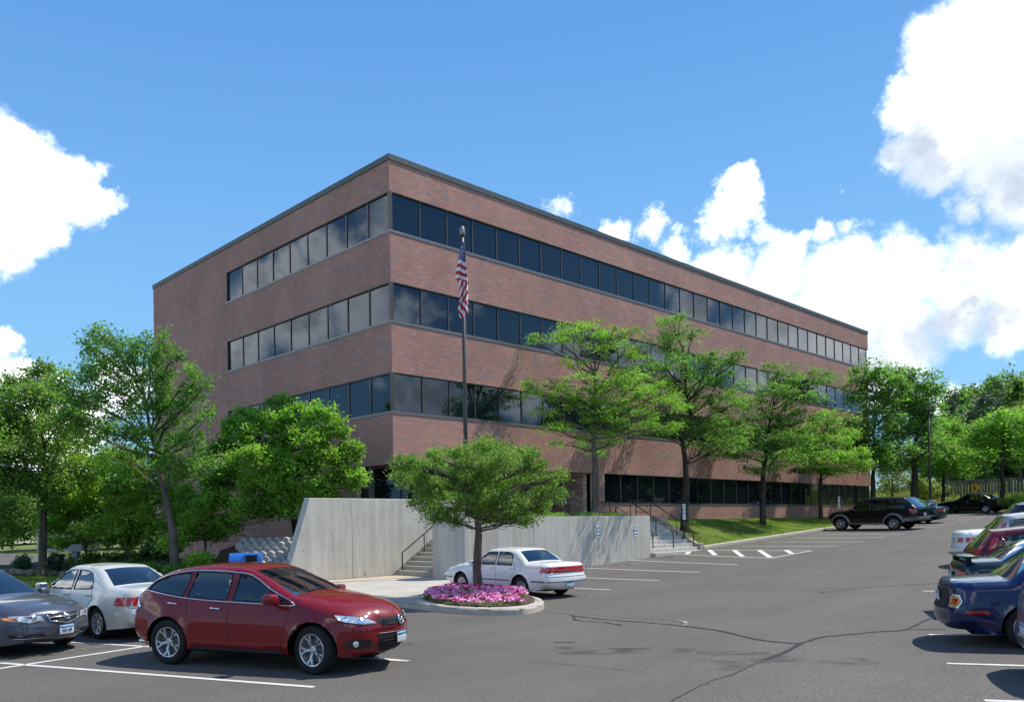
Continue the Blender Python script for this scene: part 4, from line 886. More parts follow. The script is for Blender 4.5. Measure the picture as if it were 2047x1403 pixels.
tree('maple_tree',bN,LB([(560,808,26,16),(490,825,24,18),(545,840,50,24),(600,830,35,20),(630,825,20,12),(660,830,22,16,-1),(480,860,40,24),(540,880,60,28),(610,875,50,26),(670,860,30,20,-1),(450,900,35,26,.5),(510,920,60,28),(580,930,60,28,-1),(650,910,50,26,-1),(700,900,25,20,-1),(470,950,45,26),(540,970,60,26,-1),(620,965,60,26,-1),(690,950,40,24,-1.3),(715,965,20,16,-1.3),(430,960,30,24,.5),
 (430,1000,40,24,-.5),(500,1010,50,22,-1),(560,1015,40,18,-1),(640,985,40,12,-1.3),(460,1045,34,16,-.6),(600,1000,30,14,-1)],33.0,spread=1.1),
 'dense bright green maple standing against the left brick face behind the tall wall',lf_map,m_barkd,46000,.125,.7,.35,.14,fork=atd(585,1010,33.3),seed=34,clump=.30,nsub=640)
for i,(px,py,d,lob,lab,lf) in enumerate([
 (255,1120,36,[(180,935,45,22),(230,920,50,24),(290,930,50,24),(150,970,45,24),(220,970,60,26),(300,975,55,26),(350,990,45,24),(180,1010,50,22),(250,1015,55,24),(330,1030,50,22),(390,1010,40,20),(200,1050,45,18),(290,1060,50,18),(370,1055,40,18)],'low spreading understorey tree with lime green layers behind the ash trunk',lf_lim),
 (170,1118,37,[(120,1010,35,18),(160,1030,40,18),(110,1050,35,16),(180,1065,40,16),(240,1075,40,14),(140,1080,35,12)],'lime green understorey bush behind the white saloon',lf_lim),
 (410,1112,33,[(400,1040,35,16),(425,1060,30,14),(380,1065,30,14),(345,1080,25,12)],'small leafy branchy bush between ash trunk and brick face',lf_lim)]):
    b=atd(px,py,d); b[2]=.4; tree('understorey_tree',b,LB(lob,d,spread=1.3,g=np.random.default_rng(60+i)),lab,lf,m_barkd,[30000,12000,7000][i],.125,.75,.5,.06,fork=atd(px,py-35,d),seed=60+i,clump=.36,nsub=[420,160,100][i],group='understorey trees left of the building')
# dark hedge mass, shrubs
def shrub(px,py,d,rx,ry,label,leaf,n=2500,size=.09,name='shrub',seed=1,group=None,zb=None,asp=.7,base=None):
    g=np.random.default_rng(seed); c=atd(px,py,d) if base is None else np.array(base,float); r=(rx*d/F,max(rx*d/F*.8,.3),ry*d/F); zb=c[2]-r[2] if zb is None else zb
    V,s=crown_mesh([(c,r),(c+np.array([r[0]*.4,0,-r[2]*.2]),(r[0]*.6,r[1]*.7,r[2]*.7)),(c-np.array([r[0]*.45,0,r[2]*.25]),(r[0]*.6,r[1]*.7,r[2]*.7))],n,size,asp,.3,g,.16,60)
    root=empty(name,(c[0],c[1],zb),label,'shrub',group); npmesh('foliage',V,np.arange(len(V)).reshape(-1,4),leaf,root)
    mb=MB(); b0=np.array([c[0],c[1],zb-.1])
    for k in range(7): q=c+g.normal(0,.45,3)*np.array(r); mb.tube([b0+g.normal(0,.05,3)*np.array([1,1,0]),(b0+q)/2+g.normal(0,.04,3),q],[.018,.012,.006],5,cap=False)
    mb.build('stem',m_barkd,root,fix=False); return root
shrub(400,1118,31.5,34,20,'light green rounded shrub between the ash trunk and the blue box',lf_lim,3500,.08,seed=71)
shrub(350,1138,31.0,22,12,'low green shrub at the foot of the ash tree',lf_ash,1800,.07,seed=72)
shrub(300,1135,31.5,30,12,'low dark ground shrub behind the red crossover roof',lf_ash,2200,.07,seed=73)
shrub(250,1118,34.5,42,24,'dark bush under the lime green tree behind the white saloon',lf_wood,4500,.10,seed=74)
shrub(180,1122,35.5,40,22,'dark clipped shrub right of the maple trunk',lf_wood,4200,.10,seed=75)
shrub(45,1125,37,16,17,'dark clipped hedge at the road left of the letter post',lf_con,2600,.08,seed=76)
shrub(120,1122,37,28,18,'dark clipped hedge between letter post and maple trunk',lf_con,3600,.08,seed=77)
shrub(320,1100,35,40,26,'dark shaded bush under the ash tree',lf_wood,4500,.10,seed=78)
shrub(2030,999,57,18,10,'yellow-green shrub beside the far black saloon tail',lf_lim,2500,.14,seed=79)
shrub(2010,1003,58,14,8,'small mottled shrub at the kerb behind the far black saloon',lf_gold,1600,.14,seed=80)
# boulders edging the bed
m_bould=mat('boulder',(.30,.26,.22),.9,var=(.42,.38,.34),scale=3,bump=.4,bscale=12,island=[(.38,.34,.30),(.28,.22,.18),(.46,.42,.38)])
def boulder(p,r,seed):
    g=np.random.default_rng(seed); bm=bmesh.new(); bmesh.ops.create_icosphere(bm,subdivisions=2,radius=1)
    k=g.normal(0,1,(4,3))
    for v in bm.verts:
        d=sum(max(0,np.dot(v.co,kk)/np.linalg.norm(kk)-.55) for kk in k); f=1-.35*d; v.co=Vector((v.co.x*r*1.2*f,v.co.y*r*f,v.co.z*r*.75*f))
    mb=MB().add([v.co[:] for v in bm.verts],[[v.index for v in f.verts] for f in bm.faces]); bm.free()
    o=mb.build('boulder',m_bould,None,smooth=False,fix=False); o.location=p; o.rotation_euler=(0,0,g.uniform(0,6)); return o
bl=[(12,1143,36.5,9),(30,1143,36.5,10),(45,1143,36.4,9),(62,1144,36.2,9),(108,1146,36,8),(127,1146,35.8,9),(145,1146,35.6,9),(163,1147,35.4,8),(180,1147,35.2,9),(200,1148,35,8),(222,1148,34.6,9),(245,1149,34.3,9),(262,1147,33.8,10),(278,1148,33.4,10),(296,1149,33,12),(312,1145,32.6,11),(322,1152,32.2,10),(338,1150,31.6,10),(300,1160,32.0,11),(324,1163,31.5,11),(150,1138,36.5,9)]
ORD=['first','second','third','fourth','fifth','sixth','seventh','eighth','ninth','tenth','eleventh','twelfth']; cnt_={}
bl=sorted(bl)
for i,(px,py,d,r_) in enumerate(bl):
    p=atd(px,py,d); p[2]=max(.12,min(p[2],.5)); o=boulder(tuple(p),r_*d/F*1.05,90+i); near='the letter post' if px<100 else ('the white saloon roof' if px<250 else 'the red crossover rear')
    _c=cnt_.get(near,0); cnt_[near]=_c+1; tag(o,'pale rounded boulder, '+ORD[_c]+' from the left of those behind '+near,'boulder','boulders edging the planted bed')
# letter post, far left
lp=gp(153,1153,.1); lpd=empty('letter_post',tuple(lp),'grey post with two tilted boxes beside the left hedge','post box'); lpd.rotation_euler=(0,0,YAW-PI/2)
m_grey=mat('grey_paint',(.20,.21,.23),.6)
MB().box(-.06,-.06,0,.06,.06,1.0).build('post',m_grey,lpd,world=False); MB().rbox(-.16,-.14,.85,.10,.14,1.12,.02).build('box',m_grey,lpd,world=False)
MB().add([(-.38,-.25,1.12),(.36,-.25,1.12),(.36,.25,1.12),(-.38,.25,1.12),(-.2,0,1.42),(.22,0,1.42)],[(0,1,5,4),(2,3,4,5),(1,2,5),(3,0,4),(3,2,1,0)]).build('roof',mat('grey_roof',(.30,.31,.36),.6),lpd,world=False)
# ---- crab apple-like tree in the flower bed
bF=gp(957,1191,.15); dF=float(np.dot(bF-CAM,fw))
tree('round_crowned_tree',bF,LB([(960,890,28,14),(990,900,30,16),(1050,905,28,16,-.3),(915,905,28,14),(870,912,22,12),(1000,925,45,20),(945,930,40,20),(1065,930,28,18),(830,925,28,14),(800,925,20,14),(880,940,40,20),(815,955,28,16),(860,970,40,22),(930,965,50,26),(1000,965,50,26),(1060,965,36,22),(1100,960,18,14),(1120,950,12,10),(1095,985,28,16),(850,1005,28,16),(900,1005,40,22),(960,1010,45,22),(1020,1005,40,22),(1075,1010,28,16),(870,1030,24,14),(905,1040,20,10),(1030,1035,34,14),(1060,1040,14,8),(975,1035,30,14)],dF,depth=1.1,spread=.9),
 'small round-crowned tree with upswept limbs growing from the pink flower bed',lf_crab,m_bark,46000,.085,.36,.1,.125,fork=atd(957,1066,dF),seed=81,clump=.20,nsub=620)
# ---- mulch, flowers
bedp=[gp(a,b,.15)[:2] for a,b in [(846,1196),(870,1204),(920,1210),(985,1212),(1040,1209),(1066,1203),(1068,1197),(1050,1186),(1000,1175),(950,1170),(900,1174),(862,1184)]]
bs=smoothpts(bedp,3,True); c0=np.mean(bs,axis=0)
bmz=lambda x,y: .165+.04*max(0,1-np.hypot(x-c0[0],y-c0[1])/1.6)
poly_sheet('mulch_bed',[tuple(p) for p in bs],bmz,mat('mulch',(.05,.03,.022),.95,var=(.10,.06,.045),scale=20,bump=.8,bscale=60),step=.3)
def inpoly(q,x,y):
    c=False;n=len(q);j=n-1
    for i in range(n):
        if (q[i][1]>y)!=(q[j][1]>y) and x<(q[j][0]-q[i][0])*(y-q[i][1])/(q[j][1]-q[i][1])+q[i][0]:c=not c
        j=i
    return c
m_pk=[mat('petal_pink',(.80,.26,.52),.7,var=(.88,.42,.66),scale=12),mat('petal_magenta',(.50,.015,.16),.7)]
m_fl=leafmat('flower_leaf',[(.05,.10,.02),(.08,.15,.03)])
fb=bedp[:5]+[gp(1052,1200,.15)[:2],gp(1050,1190,.15)[:2]]+bedp[8:]; x0,y0=np.min(fb,axis=0);x1,y1=np.max(fb,axis=0); pts=[]
while len(pts)<560:
    p=rng.uniform((x0,y0),(x1,y1))
    if inpoly(fb,*p): pts.append(p)
pts=np.array(pts); cf=np.mean(fb,axis=0)
fm=[]
for mi in (0,1):
    mb=MB()
    for k in range(6): a=2*PI*k/6; c,s=math.cos(a),math.sin(a); mb.add([(0,0,-.006),(.022*c-.014*s,.022*s+.014*c,.004),(.04*c,.04*s,.0),(.022*c+.014*s,.022*s-.014*c,.004)],[(0,1,2,3)])
    me=bpy.data.meshes.new('flower'); me.from_pydata(mb.v,[],mb.f); me.materials.append(m_pk[mi]); fm.append(me)
V=[];
depth_=[np.dot(p-c0,fw[:2]) for p in pts]
def hf(p): return .12+.17*math.exp(-((p[0]-cf[0])**2+(p[1]-cf[1])**2)/1.6)
stuffF=[MB(),MB()]
for p in pts:
    red=np.hypot(*(p-bF[:2]))<.42 or rng.random()<.10 or (np.dot(p-bF[:2],fw[:2])>.55 and rng.random()<.6)
    for q in range(10):
        a=rng.uniform(0,2*PI);r_=rng.uniform(0,.10); x,y=p[0]+r_*math.cos(a),p[1]+r_*math.sin(a); z=.16+hf(p)+rng.uniform(-.05,.035); s=rng.uniform(.7,1.15)
        ax=rng.normal(0,.55,2); M_=Matrix.Translation((x,y,z))@Matrix.Rotation(ax[0],4,'X')@Matrix.Rotation(ax[1]+.0,4,'Y')@Matrix.Rotation(a,4,'Z')@Matrix.Scale(s,4)
        me=fm[1 if red else 0]; b=stuffF[1 if red else 0]; b.add([(M_@v.co)[:] for v in me.vertices],[tuple(f.vertices) for f in me.polygons])
fr=empty('flower_bed',(cf[0],cf[1],.16),'mound of pink petunias with deep magenta ones around the tree trunk','flowers')
a_=stuffF[0].build('pink_flowers',m_pk[0],fr,fix=False); a_['kind']='stuff'; a_=stuffF[1].build('magenta_flowers',m_pk[1],fr,fix=False); a_['kind']='stuff'
P=np.repeat(pts,10,0)+rng.normal(0,.07,(len(pts)*10,2)); Pz=np.array([.14+hf(p)*rng.uniform(.25,.93) for p in P]); V=leaves(np.column_stack([P,Pz]),.06,.5,.3,rng); a_=npmesh('flower_foliage',V,np.arange(len(V)).reshape(-1,4),m_fl,fr); a_['kind']='stuff'
# ---- juniper ground cover behind the planter rim
n_=9000; P=np.column_stack([rng.uniform(1.2,9.9,n_),rng.uniform(-5.1,-4.1,n_),np.zeros(n_)]); P[:,2]=2.26+.30*np.abs(rng.normal(0,.5,n_)).clip(0,1)*(.7+.3*np.sin(P[:,0]*3))
V=leaves(P,.10,.3,.0,rng); o=npmesh('juniper_cover',V,np.arange(len(V)).reshape(-1,4),lf_map); tag(o,kind='stuff')
tag(o,'low bright juniper along the top of the planter wall','ground cover')
# grass blades over the lawn
def blades(name,n,x0,x1,y0,y1,zf,h,m):
    x=rng.uniform(x0,x1,n); y=rng.uniform(y0,y1,n); z=zf(x,y); w=.012*h/.06; a=rng.uniform(0,2*PI,n); ln=rng.normal(0,.35,(n,2))*h
    hh=h*rng.uniform(.5,1.4,n); dx,dy=np.cos(a)*w,np.sin(a)*w
    V=np.stack([np.column_stack([x-dx,y-dy,z-.01]),np.column_stack([x+dx,y+dy,z-.01]),np.column_stack([x+ln[:,0],y+ln[:,1],z+hh])],1).reshape(-1,3)
    o=npmesh(name,V,np.arange(len(V)).reshape(-1,3),m); tag(o,kind='stuff'); return o
lf_gr=leafmat('grass_blade',[(.060,.12,.022),(.09,.15,.03),(.15,.16,.06),(.05,.10,.02)])
blades('grass',60000,15.2,40,CY+.18,-.05,lawnz,.07,lf_gr)
blades('grass',26000,-13,-9.3,4.2,20,lambda x,y:.10+0*x,.07,lf_gr)
blades('meadow_grass',26000,50,75,-14,8,lambda x,y: terr(x,y)+.1+ .12*np.clip(x-57,0,12),.32,lf_tan)
# ---- plank fence at the far end
fz=lambda x,y: 0
fA=atd(1835,1000,77); fB=atd(2110,988,70)
fe=empty('plank_fence',tuple(fA),'weathered grey vertical plank fence beyond the far end of the lot','fence')
m_pl=mat('weathered_plank',(.20,.18,.16),.9,island=[(.22,.20,.18),(.14,.125,.11),(.29,.26,.23),(.18,.15,.13)],var=(.7,.7,.7),scale=3)
Lf_=np.linalg.norm((fB-fA)[:2]); u=(fB-fA)/Lf_; k=0; nb=int(Lf_/.24)
for k in range(nb):
    p=fA+u*(.24*k); px=0; zt=atd(1900,962,75)[2]+.0+.018*k*.24; zb_=zt-2.0; w=.2; h_=rng.uniform(-.03,.04)
    n_=np.array([-u[1],u[0],0]); q=n_*(.04 if k%2 else 0.)
    mb=MB(); c=[p[:2]+q[:2],p[:2]+u[:2]*w+q[:2]]; t_=n_[:2]*.025
    a,b=c; mb.prism([tuple(a),tuple(b),tuple(b+t_),tuple(a+t_)],zb_,zt+h_); mb.build('plank',m_pl,fe)
for k in range(0,nb,10):
    p=fA+u*(.24*k)+np.array([-u[1],u[0],0])*.12; zt=atd(1900,962,75)[2]+.018*k*.24; MB().box(p[0]-.06,p[1]-.06,zt-2.1,p[0]+.06,p[1]+.06,zt+.02).build('post',m_pl,fe)
grid_sheet('far_verge',56,130,-40,60,2.,lambda x,y: terr(x,y)+.16+.05*np.clip(x-57,0,60)**.9,mat('verge',(.09,.12,.04),.95,var=(.15,.15,.07),scale=1.2,bump=.5,bscale=20))
# yellow diamond sign
c=atd(1949,976,68); ys=empty('warning_sign',(c[0],c[1],c[2]-1.9),'yellow diamond warning sign with a black arrow behind the far black saloon','sign'); ys.rotation_euler=(0,0,YAW-PI/2+R(-25)+R(-40))
MB().add([(-.36,0,1.9),(0,0,1.42),(.36,0,1.9),(0,0,2.38),(-.36,.02,1.9),(0,.02,1.42),(.36,.02,1.9),(0,.02,2.38)],[(0,1,2,3),(7,6,5,4),(0,4,5,1),(1,5,6,2),(2,6,7,3),(3,7,4,0)]).build('plate',mat('sign_yellow',(.85,.48,.01),.5),ys,world=False)
MB().box(-.04,-.01,1.72,.04,-.003,1.98).add([(-.18,-.012,1.98),(.05,-.012,1.86),(.05,-.012,2.1)],[(0,1,2)]).build('arrow',m_sk,ys,world=False); MB().box(-.03,.021,-.2,.03,.06,2.2).build('post',m_grey,ys,world=False)
# lamp posts
def lamppost(px,pyb,pyt,d,label):
    b=atd(px,pyb,d); t=atd(px,pyt,d); l=empty('lamp_post',tuple(b),label,'lamp post','dark parking lot lamp posts')
    h=t[2]-b[2]; l.rotation_euler=(0,0,YAW-PI/2)
    MB().tube([(0,0,-.3),(0,0,h)],[.085,.065],10).build('pole',m_pole,l,world=False,smooth=True); MB().rbox(-.32,-.2,h,.32,.2,h+.22,.03).build('lamp_head',m_pole,l,world=False); MB().lathe([(.0,0),(.22,0),(.22,.5),(0,.5)],12,(0,0,-.3)).build('base',m_curb,l,world=False)
lamppost(1860,1004,822,58,'dark lamp post behind the black SUV')
# distant house parts glimpsed at far left
hs=atd(118,1085,80); ho=empty('distant_house',tuple(hs),'pale distant building glimpsed between left tree trunks','house'); ho.rotation_euler=(0,0,YAW-PI/2)
MB().box(-2.2,0,-2,2.2,4,1.2).build('wall',mat('pale_stucco',(.45,.42,.38),.9),ho,world=False)
MB().add([(-2.5,-.4,1.2),(2.5,-.4,1.2),(2.5,4.4,1.2),(-2.5,4.4,1.2),(-2,2,2.3),(2,2,2.3)],[(0,1,5,4),(2,3,4,5),(1,2,5),(3,0,4),(3,2,1,0)]).build('roof',mat('slate_roof',(.16,.17,.2),.7),ho,world=False)
for x in (-1.5,.5): MB().box(x,-.05,-.5,x+.9,-.01,.6).build('window',m_pane,ho,world=False)
# trees further behind on the left, closing the horizon
for i,(px,top,d,w) in enumerate([(-60,930,80,70),(20,960,85,60),(110,950,90,60),(200,955,88,60),(290,950,86,60)]):
    far_tree(px,1075,d,[(px,top+25,w,30),(px-w*.4,top+60,w*.8,36),(px+w*.4,top+60,w*.8,36),(px,top+95,w,30)],'background tree far behind the left planted bed, '+ORD[i]+' from the left',lf_wood,n=7000,seed=140+i,size=.4,name='background_tree',group='background trees far behind the left bed',asp=.7,flat=.2,clump=.9,nsub=150)
# the wood that stands behind the camera position (it is what the glass mirrors)
for i,(x,y,h) in enumerate([(-40,-70,9),(-20,-78,10),(4,-76,11),(28,-62,12),(42,-54,13),(54,-50,13),(66,-48,13),(78,-46,14),(92,-46,14),(106,-48,14),(122,-50,14),(63,-17,9),(64,-25,10),(62,-33,10),(64,-41,11)]):
    g=np.random.default_rng(200+i); gz=Gz(x,y); c=np.array([x,y,h*.48+gz]); lob=[(c+np.array([g.uniform(-5,5),g.uniform(-3,3),g.uniform(-.42,.36)*h]),(3.6,3.0,2.6)) for _ in range(12)]
    tree('boundary_tree',(x,y,Gz(x,y)),lob,'broad tree across the lot mirrored in the glass, '+(ORD[i]+' from the left' if i<11 else ORD[i-11]+' of the near row'),lf_wood,m_barkd,7000,.75,.8,.3,.25,seed=200+i,clump=.9,nsub=120,group='boundary trees mirrored in the ground floor glass',twigs=False)
from mathutils.bvhtree import BVHTree
# ================================================================== CARS
def paint(name,col,metal=.35,rough=.28,fl=.0): 
    return mat(name,col,rough,metal=metal,spec=.12,coat=.8)
m_glass=glassmat('car_glass',(.42,.50,.46),2.1,1.5); m_priv=glassmat('privacy_glass',(.06,.07,.08),2.4,1.5); m_ws=glassmat('windscreen_glass',(.55,.64,.58),1.7,1.5)
m_tyre=mat('tyre_rubber',(.018,.018,.019),.85,spec=.25,bump=.2,bscale=60); m_blk=mat('black_plastic',(.016,.016,.017),.6,spec=.35); m_void=mat('wheel_well',(.006,.006,.006),.95,spec=.05)
m_alloy=mat('alloy',(.52,.53,.55),.32,metal=.75); m_chrome=mat('chrome',(.78,.79,.80),.12,metal=1.); m_hubd=mat('brake_metal',(.10,.10,.10),.6,metal=.5)
m_lamp=mat('lamp_clear',(.62,.65,.68),.12,metal=.55,coat=1.); m_lampr=mat('lamp_red',(.42,.008,.010),.12,coat=1.); m_lampa=mat('lamp_amber',(.75,.22,.02),.15,coat=1.); m_lampi=mat('lamp_reflector',(.9,.9,.92),.08,metal=1.)
m_cloth=mat('seat_cloth',(.20,.18,.15),.9); m_dash=mat('dash_dark',(.025,.025,.027),.7); m_seam=mat('panel_gap',(.008,.008,.009),.8); m_mesh=mat('grille_mesh',(.010,.010,.011),.7); m_hose=mat('grey_trim',(.16,.16,.165),.5,metal=.3)
def inpoly_np(P,q):
    P=np.asarray(P);q=np.asarray(q); c=np.zeros(len(P),bool); j=len(q)-1
    for i in range(len(q)):
        xi,yi=q[i];xj,yj=q[j]; m=((yi>P[:,1])!=(yj>P[:,1])); 
        with np.errstate(divide='ignore',invalid='ignore'): xx=(xj-xi)*(P[:,1]-yi)/(yj-yi+1e-12)+xi
        c^= m&(P[:,0]<xx); j=i
    return c
def ringpts(q,st,closed=True):
    q=[np.array(a,float) for a in q]; out=[]; n=len(q)
    for i in range(n if closed else n-1):
        a,c=q[i],q[(i+1)%n]; k=max(1,int(round(np.linalg.norm(c-a)/st))); out+=[a+(c-a)*j/k for j in range(k)]
    if not closed: out.append(q[-1])
    return out
def cdt_fill(rings,step,skip=.45):
    """triangulated points inside rings[0] minus the others"""
    pts=[];edges=[]
    for r_ in rings:
        b=len(pts); pts+=list(r_); n=len(r_); edges+=[(b+i,b+(i+1)%n) for i in range(n)]
    B=np.array(pts); x0,y0=B.min(0);x1,y1=B.max(0)
    if step:
        gx,gy=np.meshgrid(np.arange(x0+step/2,x1,step),np.arange(y0+step/2,y1,step)); g=np.column_stack([gx.ravel(),gy.ravel()]); k=inpoly_np(g,rings[0])
        for h in rings[1:]: k&=~inpoly_np(g,h)
        g=g[k]
        if len(g):
            d=np.sqrt(((g[:,None]-B[None])**2).sum(-1)).min(1); g=g[d>step*skip]; pts+=list(g)
    r=delaunay_2d_cdt([Vector(p) for p in pts],edges,[],0,1e-6)
    V=np.array([v[:] for v in r[0]]); Fc=[f for f in r[2]]
    C=np.array([V[list(f)].mean(0) for f in Fc]); k=inpoly_np(C,rings[0])
    for h in rings[1:]: k&=~inpoly_np(C,h)
    return V,[tuple(f) for f,q in zip(Fc,k) if q]
class Car:
    def __init__(s,**k): s.__dict__.update(k)
def make_car(c,label,cat='car',name='parked_car',group=None):
    root=empty(name,(0,0,0),label,cat,group); K=lambda nm,mb,m,par=None,sm=True,fix=True: mb.build(nm,m,par or root,smooth=sm,world=False,fix=fix)
    W=c.W/2; step=getattr(c,'step',.085); zb=c.sill
    # --- dense outline
    pts=[];par=[]
    raw=c.outline; n=len(raw); sharp=getattr(c,'sharp',())
    for i in range(n-1):
        a=raw[max(i-1,0)] if i not in sharp else raw[i]; b=raw[i]; d=raw[i+1]; e_=raw[min(i+2,n-1)] if (i+1) not in sharp else raw[i+1]
        L_=math.hypot(d[0]-b[0],d[1]-b[1]); k=max(2,int(L_/step*1.25))
        for j in range(k):
            t=j/k; p=[.5*((2*b[q])+(-a[q]+d[q])*t+(2*a[q]-5*b[q]+4*d[q]-e_[q])*t*t+(-a[q]+3*b[q]-3*d[q]+e_[q])*t**3) for q in range(3)]
            pts.append(p); par.append(i+t)
    pts.append(list(raw[-1])); par.append(n-1.0); O=np.array(pts); par=np.array(par)
    nx,tx=c.outline_nose,c.outline_tail
    def belt(x): return np.interp(x,[b[0] for b in c.belt],[b[1] for b in c.belt])
    def ybase(x,z):
        x=np.asarray(x,float);z=np.asarray(z,float)
        f=np.clip((x-c.xf*.9)/(nx-c.xf*.9),0,1); r_=np.clip((-x+c.xr*.9)/(-tx+c.xr*.9),0,1)
        w=W*(1-c.tf*f**2-c.tr*r_**2)
        zm=getattr(c,'zm',.62); body=w-.055*np.clip((z-zm)/.35,0,2)**2-.045*np.clip((zm-z)/.4,0,1.5)**2
        if getattr(c,'crease',0): body=body+c.crease*np.exp(-((z-c.creasez)/.05)**2)
        cab=w-.045-(z-belt(x))*c.tum
        k=.03; y=-k*np.logaddexp(-body/k,-cab/k)
        for ax in (c.xf,c.xr): 
            dd=np.hypot(x-ax,z-c.wr)-c.arch; y=y+getattr(c,'flare',.028)*np.exp(-np.clip(dd,0,9)/.07)*(z<belt(x))
        return y
    def drop(x,z):
        x,z=np.broadcast_arrays(np.atleast_1d(np.asarray(x,float)),np.atleast_1d(np.asarray(z,float)))
        d=np.hypot(x[:,None]-O[None,:,0],z[:,None]-O[None,:,1]); r_=O[None,:,2]; u=np.clip(1-d/r_,0,1); return (r_*(1-np.sqrt(1-u*u))).max(1)
    def yside(x,z): return ybase(x,z)-drop(x,z)
    wO=yside(O[:,0],O[:,1]); 
    # --- bottom edge with arches, from tail to nose
    A=c.arch; bot=[]
    def zbx(x): 
        f=getattr(c,'endrise',.06); return zb+f*max(0,(x-c.xf-A)/(nx-c.xf-A))+f*max(0,(c.xr-A-x)/(c.xr-A-tx))
    xs0,xe0=O[-1,0],O[0,0]
    for ax,nxt in ((c.xr,c.xf),(c.xf,None)):
        h=zb-c.wr; a0=math.asin(max(-1,min(1,h/A))); 
        start=(xs0,O[-1,1]) if ax==c.xr else None
        if start: bot+=ringpts([start,(ax-A*math.cos(a0),zb)],step,False)[1:-1]
        th=np.linspace(PI-a0,a0,16); bot+=[np.array([ax+A*math.cos(t),c.wr+A*math.sin(t)]) for t in th]
        if nxt is not None: bot+=ringpts([(ax+A*math.cos(a0),zb),(nxt-A*math.cos(a0),zb)],step,False)[1:-1]
        else: bot+=ringpts([(ax+A*math.cos(a0),zb),(xe0,O[0,1])],step,False)[1:-1]
    ring0=[O[i,:2] for i in range(len(O))]+bot
    wins=[ringpts(smoothpts(w['p'],4,True) if w.get('round') else w['p'],step*.9) for w in c.windows]
    V2,Fs=cdt_fill([ring0]+wins,step)
    Y=yside(V2[:,0],V2[:,1])
    body=MB()
    for s_ in (1,-1):
        body.add(np.column_stack([V2[:,0],Y*s_,V2[:,1]]),[f if s_==-1 else f[::-1] for f in Fs],0)
    # --- strip over the top
    T=np.array([-1,-.94,-.8,-.6,-.4,-.2,0,.2,.4,.6,.8,.94,1.]) ; nT=len(T)
    tang=np.gradient(O[:,:2],axis=0); tang/=np.linalg.norm(tang,axis=1)[:,None]; nor=np.column_stack([tang[:,1],-tang[:,0]])
    # outline runs nose->tail over the top: outward normal is left-hand side turned: check sign at roof
    mid=np.argmax(O[:,1]); 
    if nor[mid,1]<0: nor=-nor
    bow=np.interp(par,[b[0] for b in c.bow],[b[1] for b in c.bow])
    SV=np.zeros((len(O),nT,3))
    for j,t in enumerate(T):
        o_=bow*(1-t*t); SV[:,j,0]=O[:,0]+nor[:,0]*o_; SV[:,j,2]=O[:,1]+nor[:,1]*o_; SV[:,j,1]=wO*t
    gl=MB(); zones=c.glass_zones; gq={i:[] for i in range(len(zones))}; bq=[]
    for i in range(len(O)-1):
        pm=(par[i]+par[i+1])/2
        for j in range(nT-1):
            z_=next((k for k,zn in enumerate(zones) if zn[0]<=pm<=zn[1] and 0<j<nT-2),None)
            q=(i*nT+j,i*nT+j+1,(i+1)*nT+j+1,(i+1)*nT+j)
            (bq if z_ is None else gq[z_]).append(q)
    SVf=SV.reshape(-1,3); body.add(SVf,bq,0)
    # build body merged
    me=bpy.data.meshes.new('body'); me.from_pydata(body.v,[],body.f); bm=bmesh.new(); bm.from_mesh(me); bmesh.ops.remove_doubles(bm,verts=bm.verts[:],dist=.004)
    for v in [v for v in bm.verts if not v.link_faces]: bm.verts.remove(v)
    bmesh.ops.recalc_face_normals(bm,faces=bm.faces[:]); bm.to_mesh(me); bvh=BVHTree.FromBMesh(bm); bm.free(); ob=place('body',me,c.paint,root,True,False)
    for k,q in gq.items():
        if q:
            nmz=zones[k][2]; g=MB().add(SVf,q); me=bpy.data.meshes.new(nmz); me.from_pydata(g.v,[],g.f); bm=bmesh.new(); bm.from_mesh(me)
            for v in [v for v in bm.verts if not v.link_faces]: bm.verts.remove(v)
            for v in bm.verts: v.co*=1
            bmesh.ops.recalc_face_normals(bm,faces=bm.faces[:]); bm.to_mesh(me); bm.free(); place(nmz,me,m_ws if k==0 else (c.rear_glass if hasattr(c,'rear_glass') else m_glass),root,True,False)
    def P3v(x,z,s_,off=0.):
        x=np.atleast_1d(np.asarray(x,float));z=np.atleast_1d(np.asarray(z,float)); h=.01; n_=len(x)
        Y5=yside(np.concatenate([x,x+h,x-h,x,x]),np.concatenate([z,z,z,z+h,z-h])).reshape(5,n_); dx=(Y5[1]-Y5[2])/(2*h); dz=(Y5[3]-Y5[4])/(2*h)
        nv=np.stack([-dx,np.ones(n_),-dz],1); nv/=np.linalg.norm(nv,axis=1)[:,None]; p=np.stack([x,Y5[0],z],1)+nv*off; p[:,1]*=s_; return p
    def P3(x,z,s_,off=0.): return P3v(x,z,s_,off)[0]
    pass
    def side_patch(poly,off,m,nm,sides=(1,-1),st=.06,par_=None):
        V,Fc=cdt_fill([ringpts(poly,st*.8)],st)
        for s_ in sides:
            base=P3v(V[:,0],V[:,1],s_,off); P=[]
            for (x,z),b_ in zip(V,base):
                h,n,_,_=bvh.ray_cast(Vector((x,s_*3,z)),Vector((0,-s_,0)))
                P.append(b_ if h is None or abs(abs(h.y)-abs(b_[1]))>.10 else np.array(h)+np.array([0,s_,0])*off*1.3+np.array(n if n.y*s_>0 else -n)*off*.5)
            K(nm,MB().add(P,Fc),m,par_)
    def side_line(line,r_,m,nm,closed=False,off=.002,sides=(1,-1),st=.08,n_=5,par_=None):
        q=ringpts(line,st,closed); 
        if closed:q=q+[q[0]]
        for s_ in sides: K(nm,MB().tube(P3v([a[0] for a in q],[a[1] for a in q],s_,off),r_,n_),m,par_)
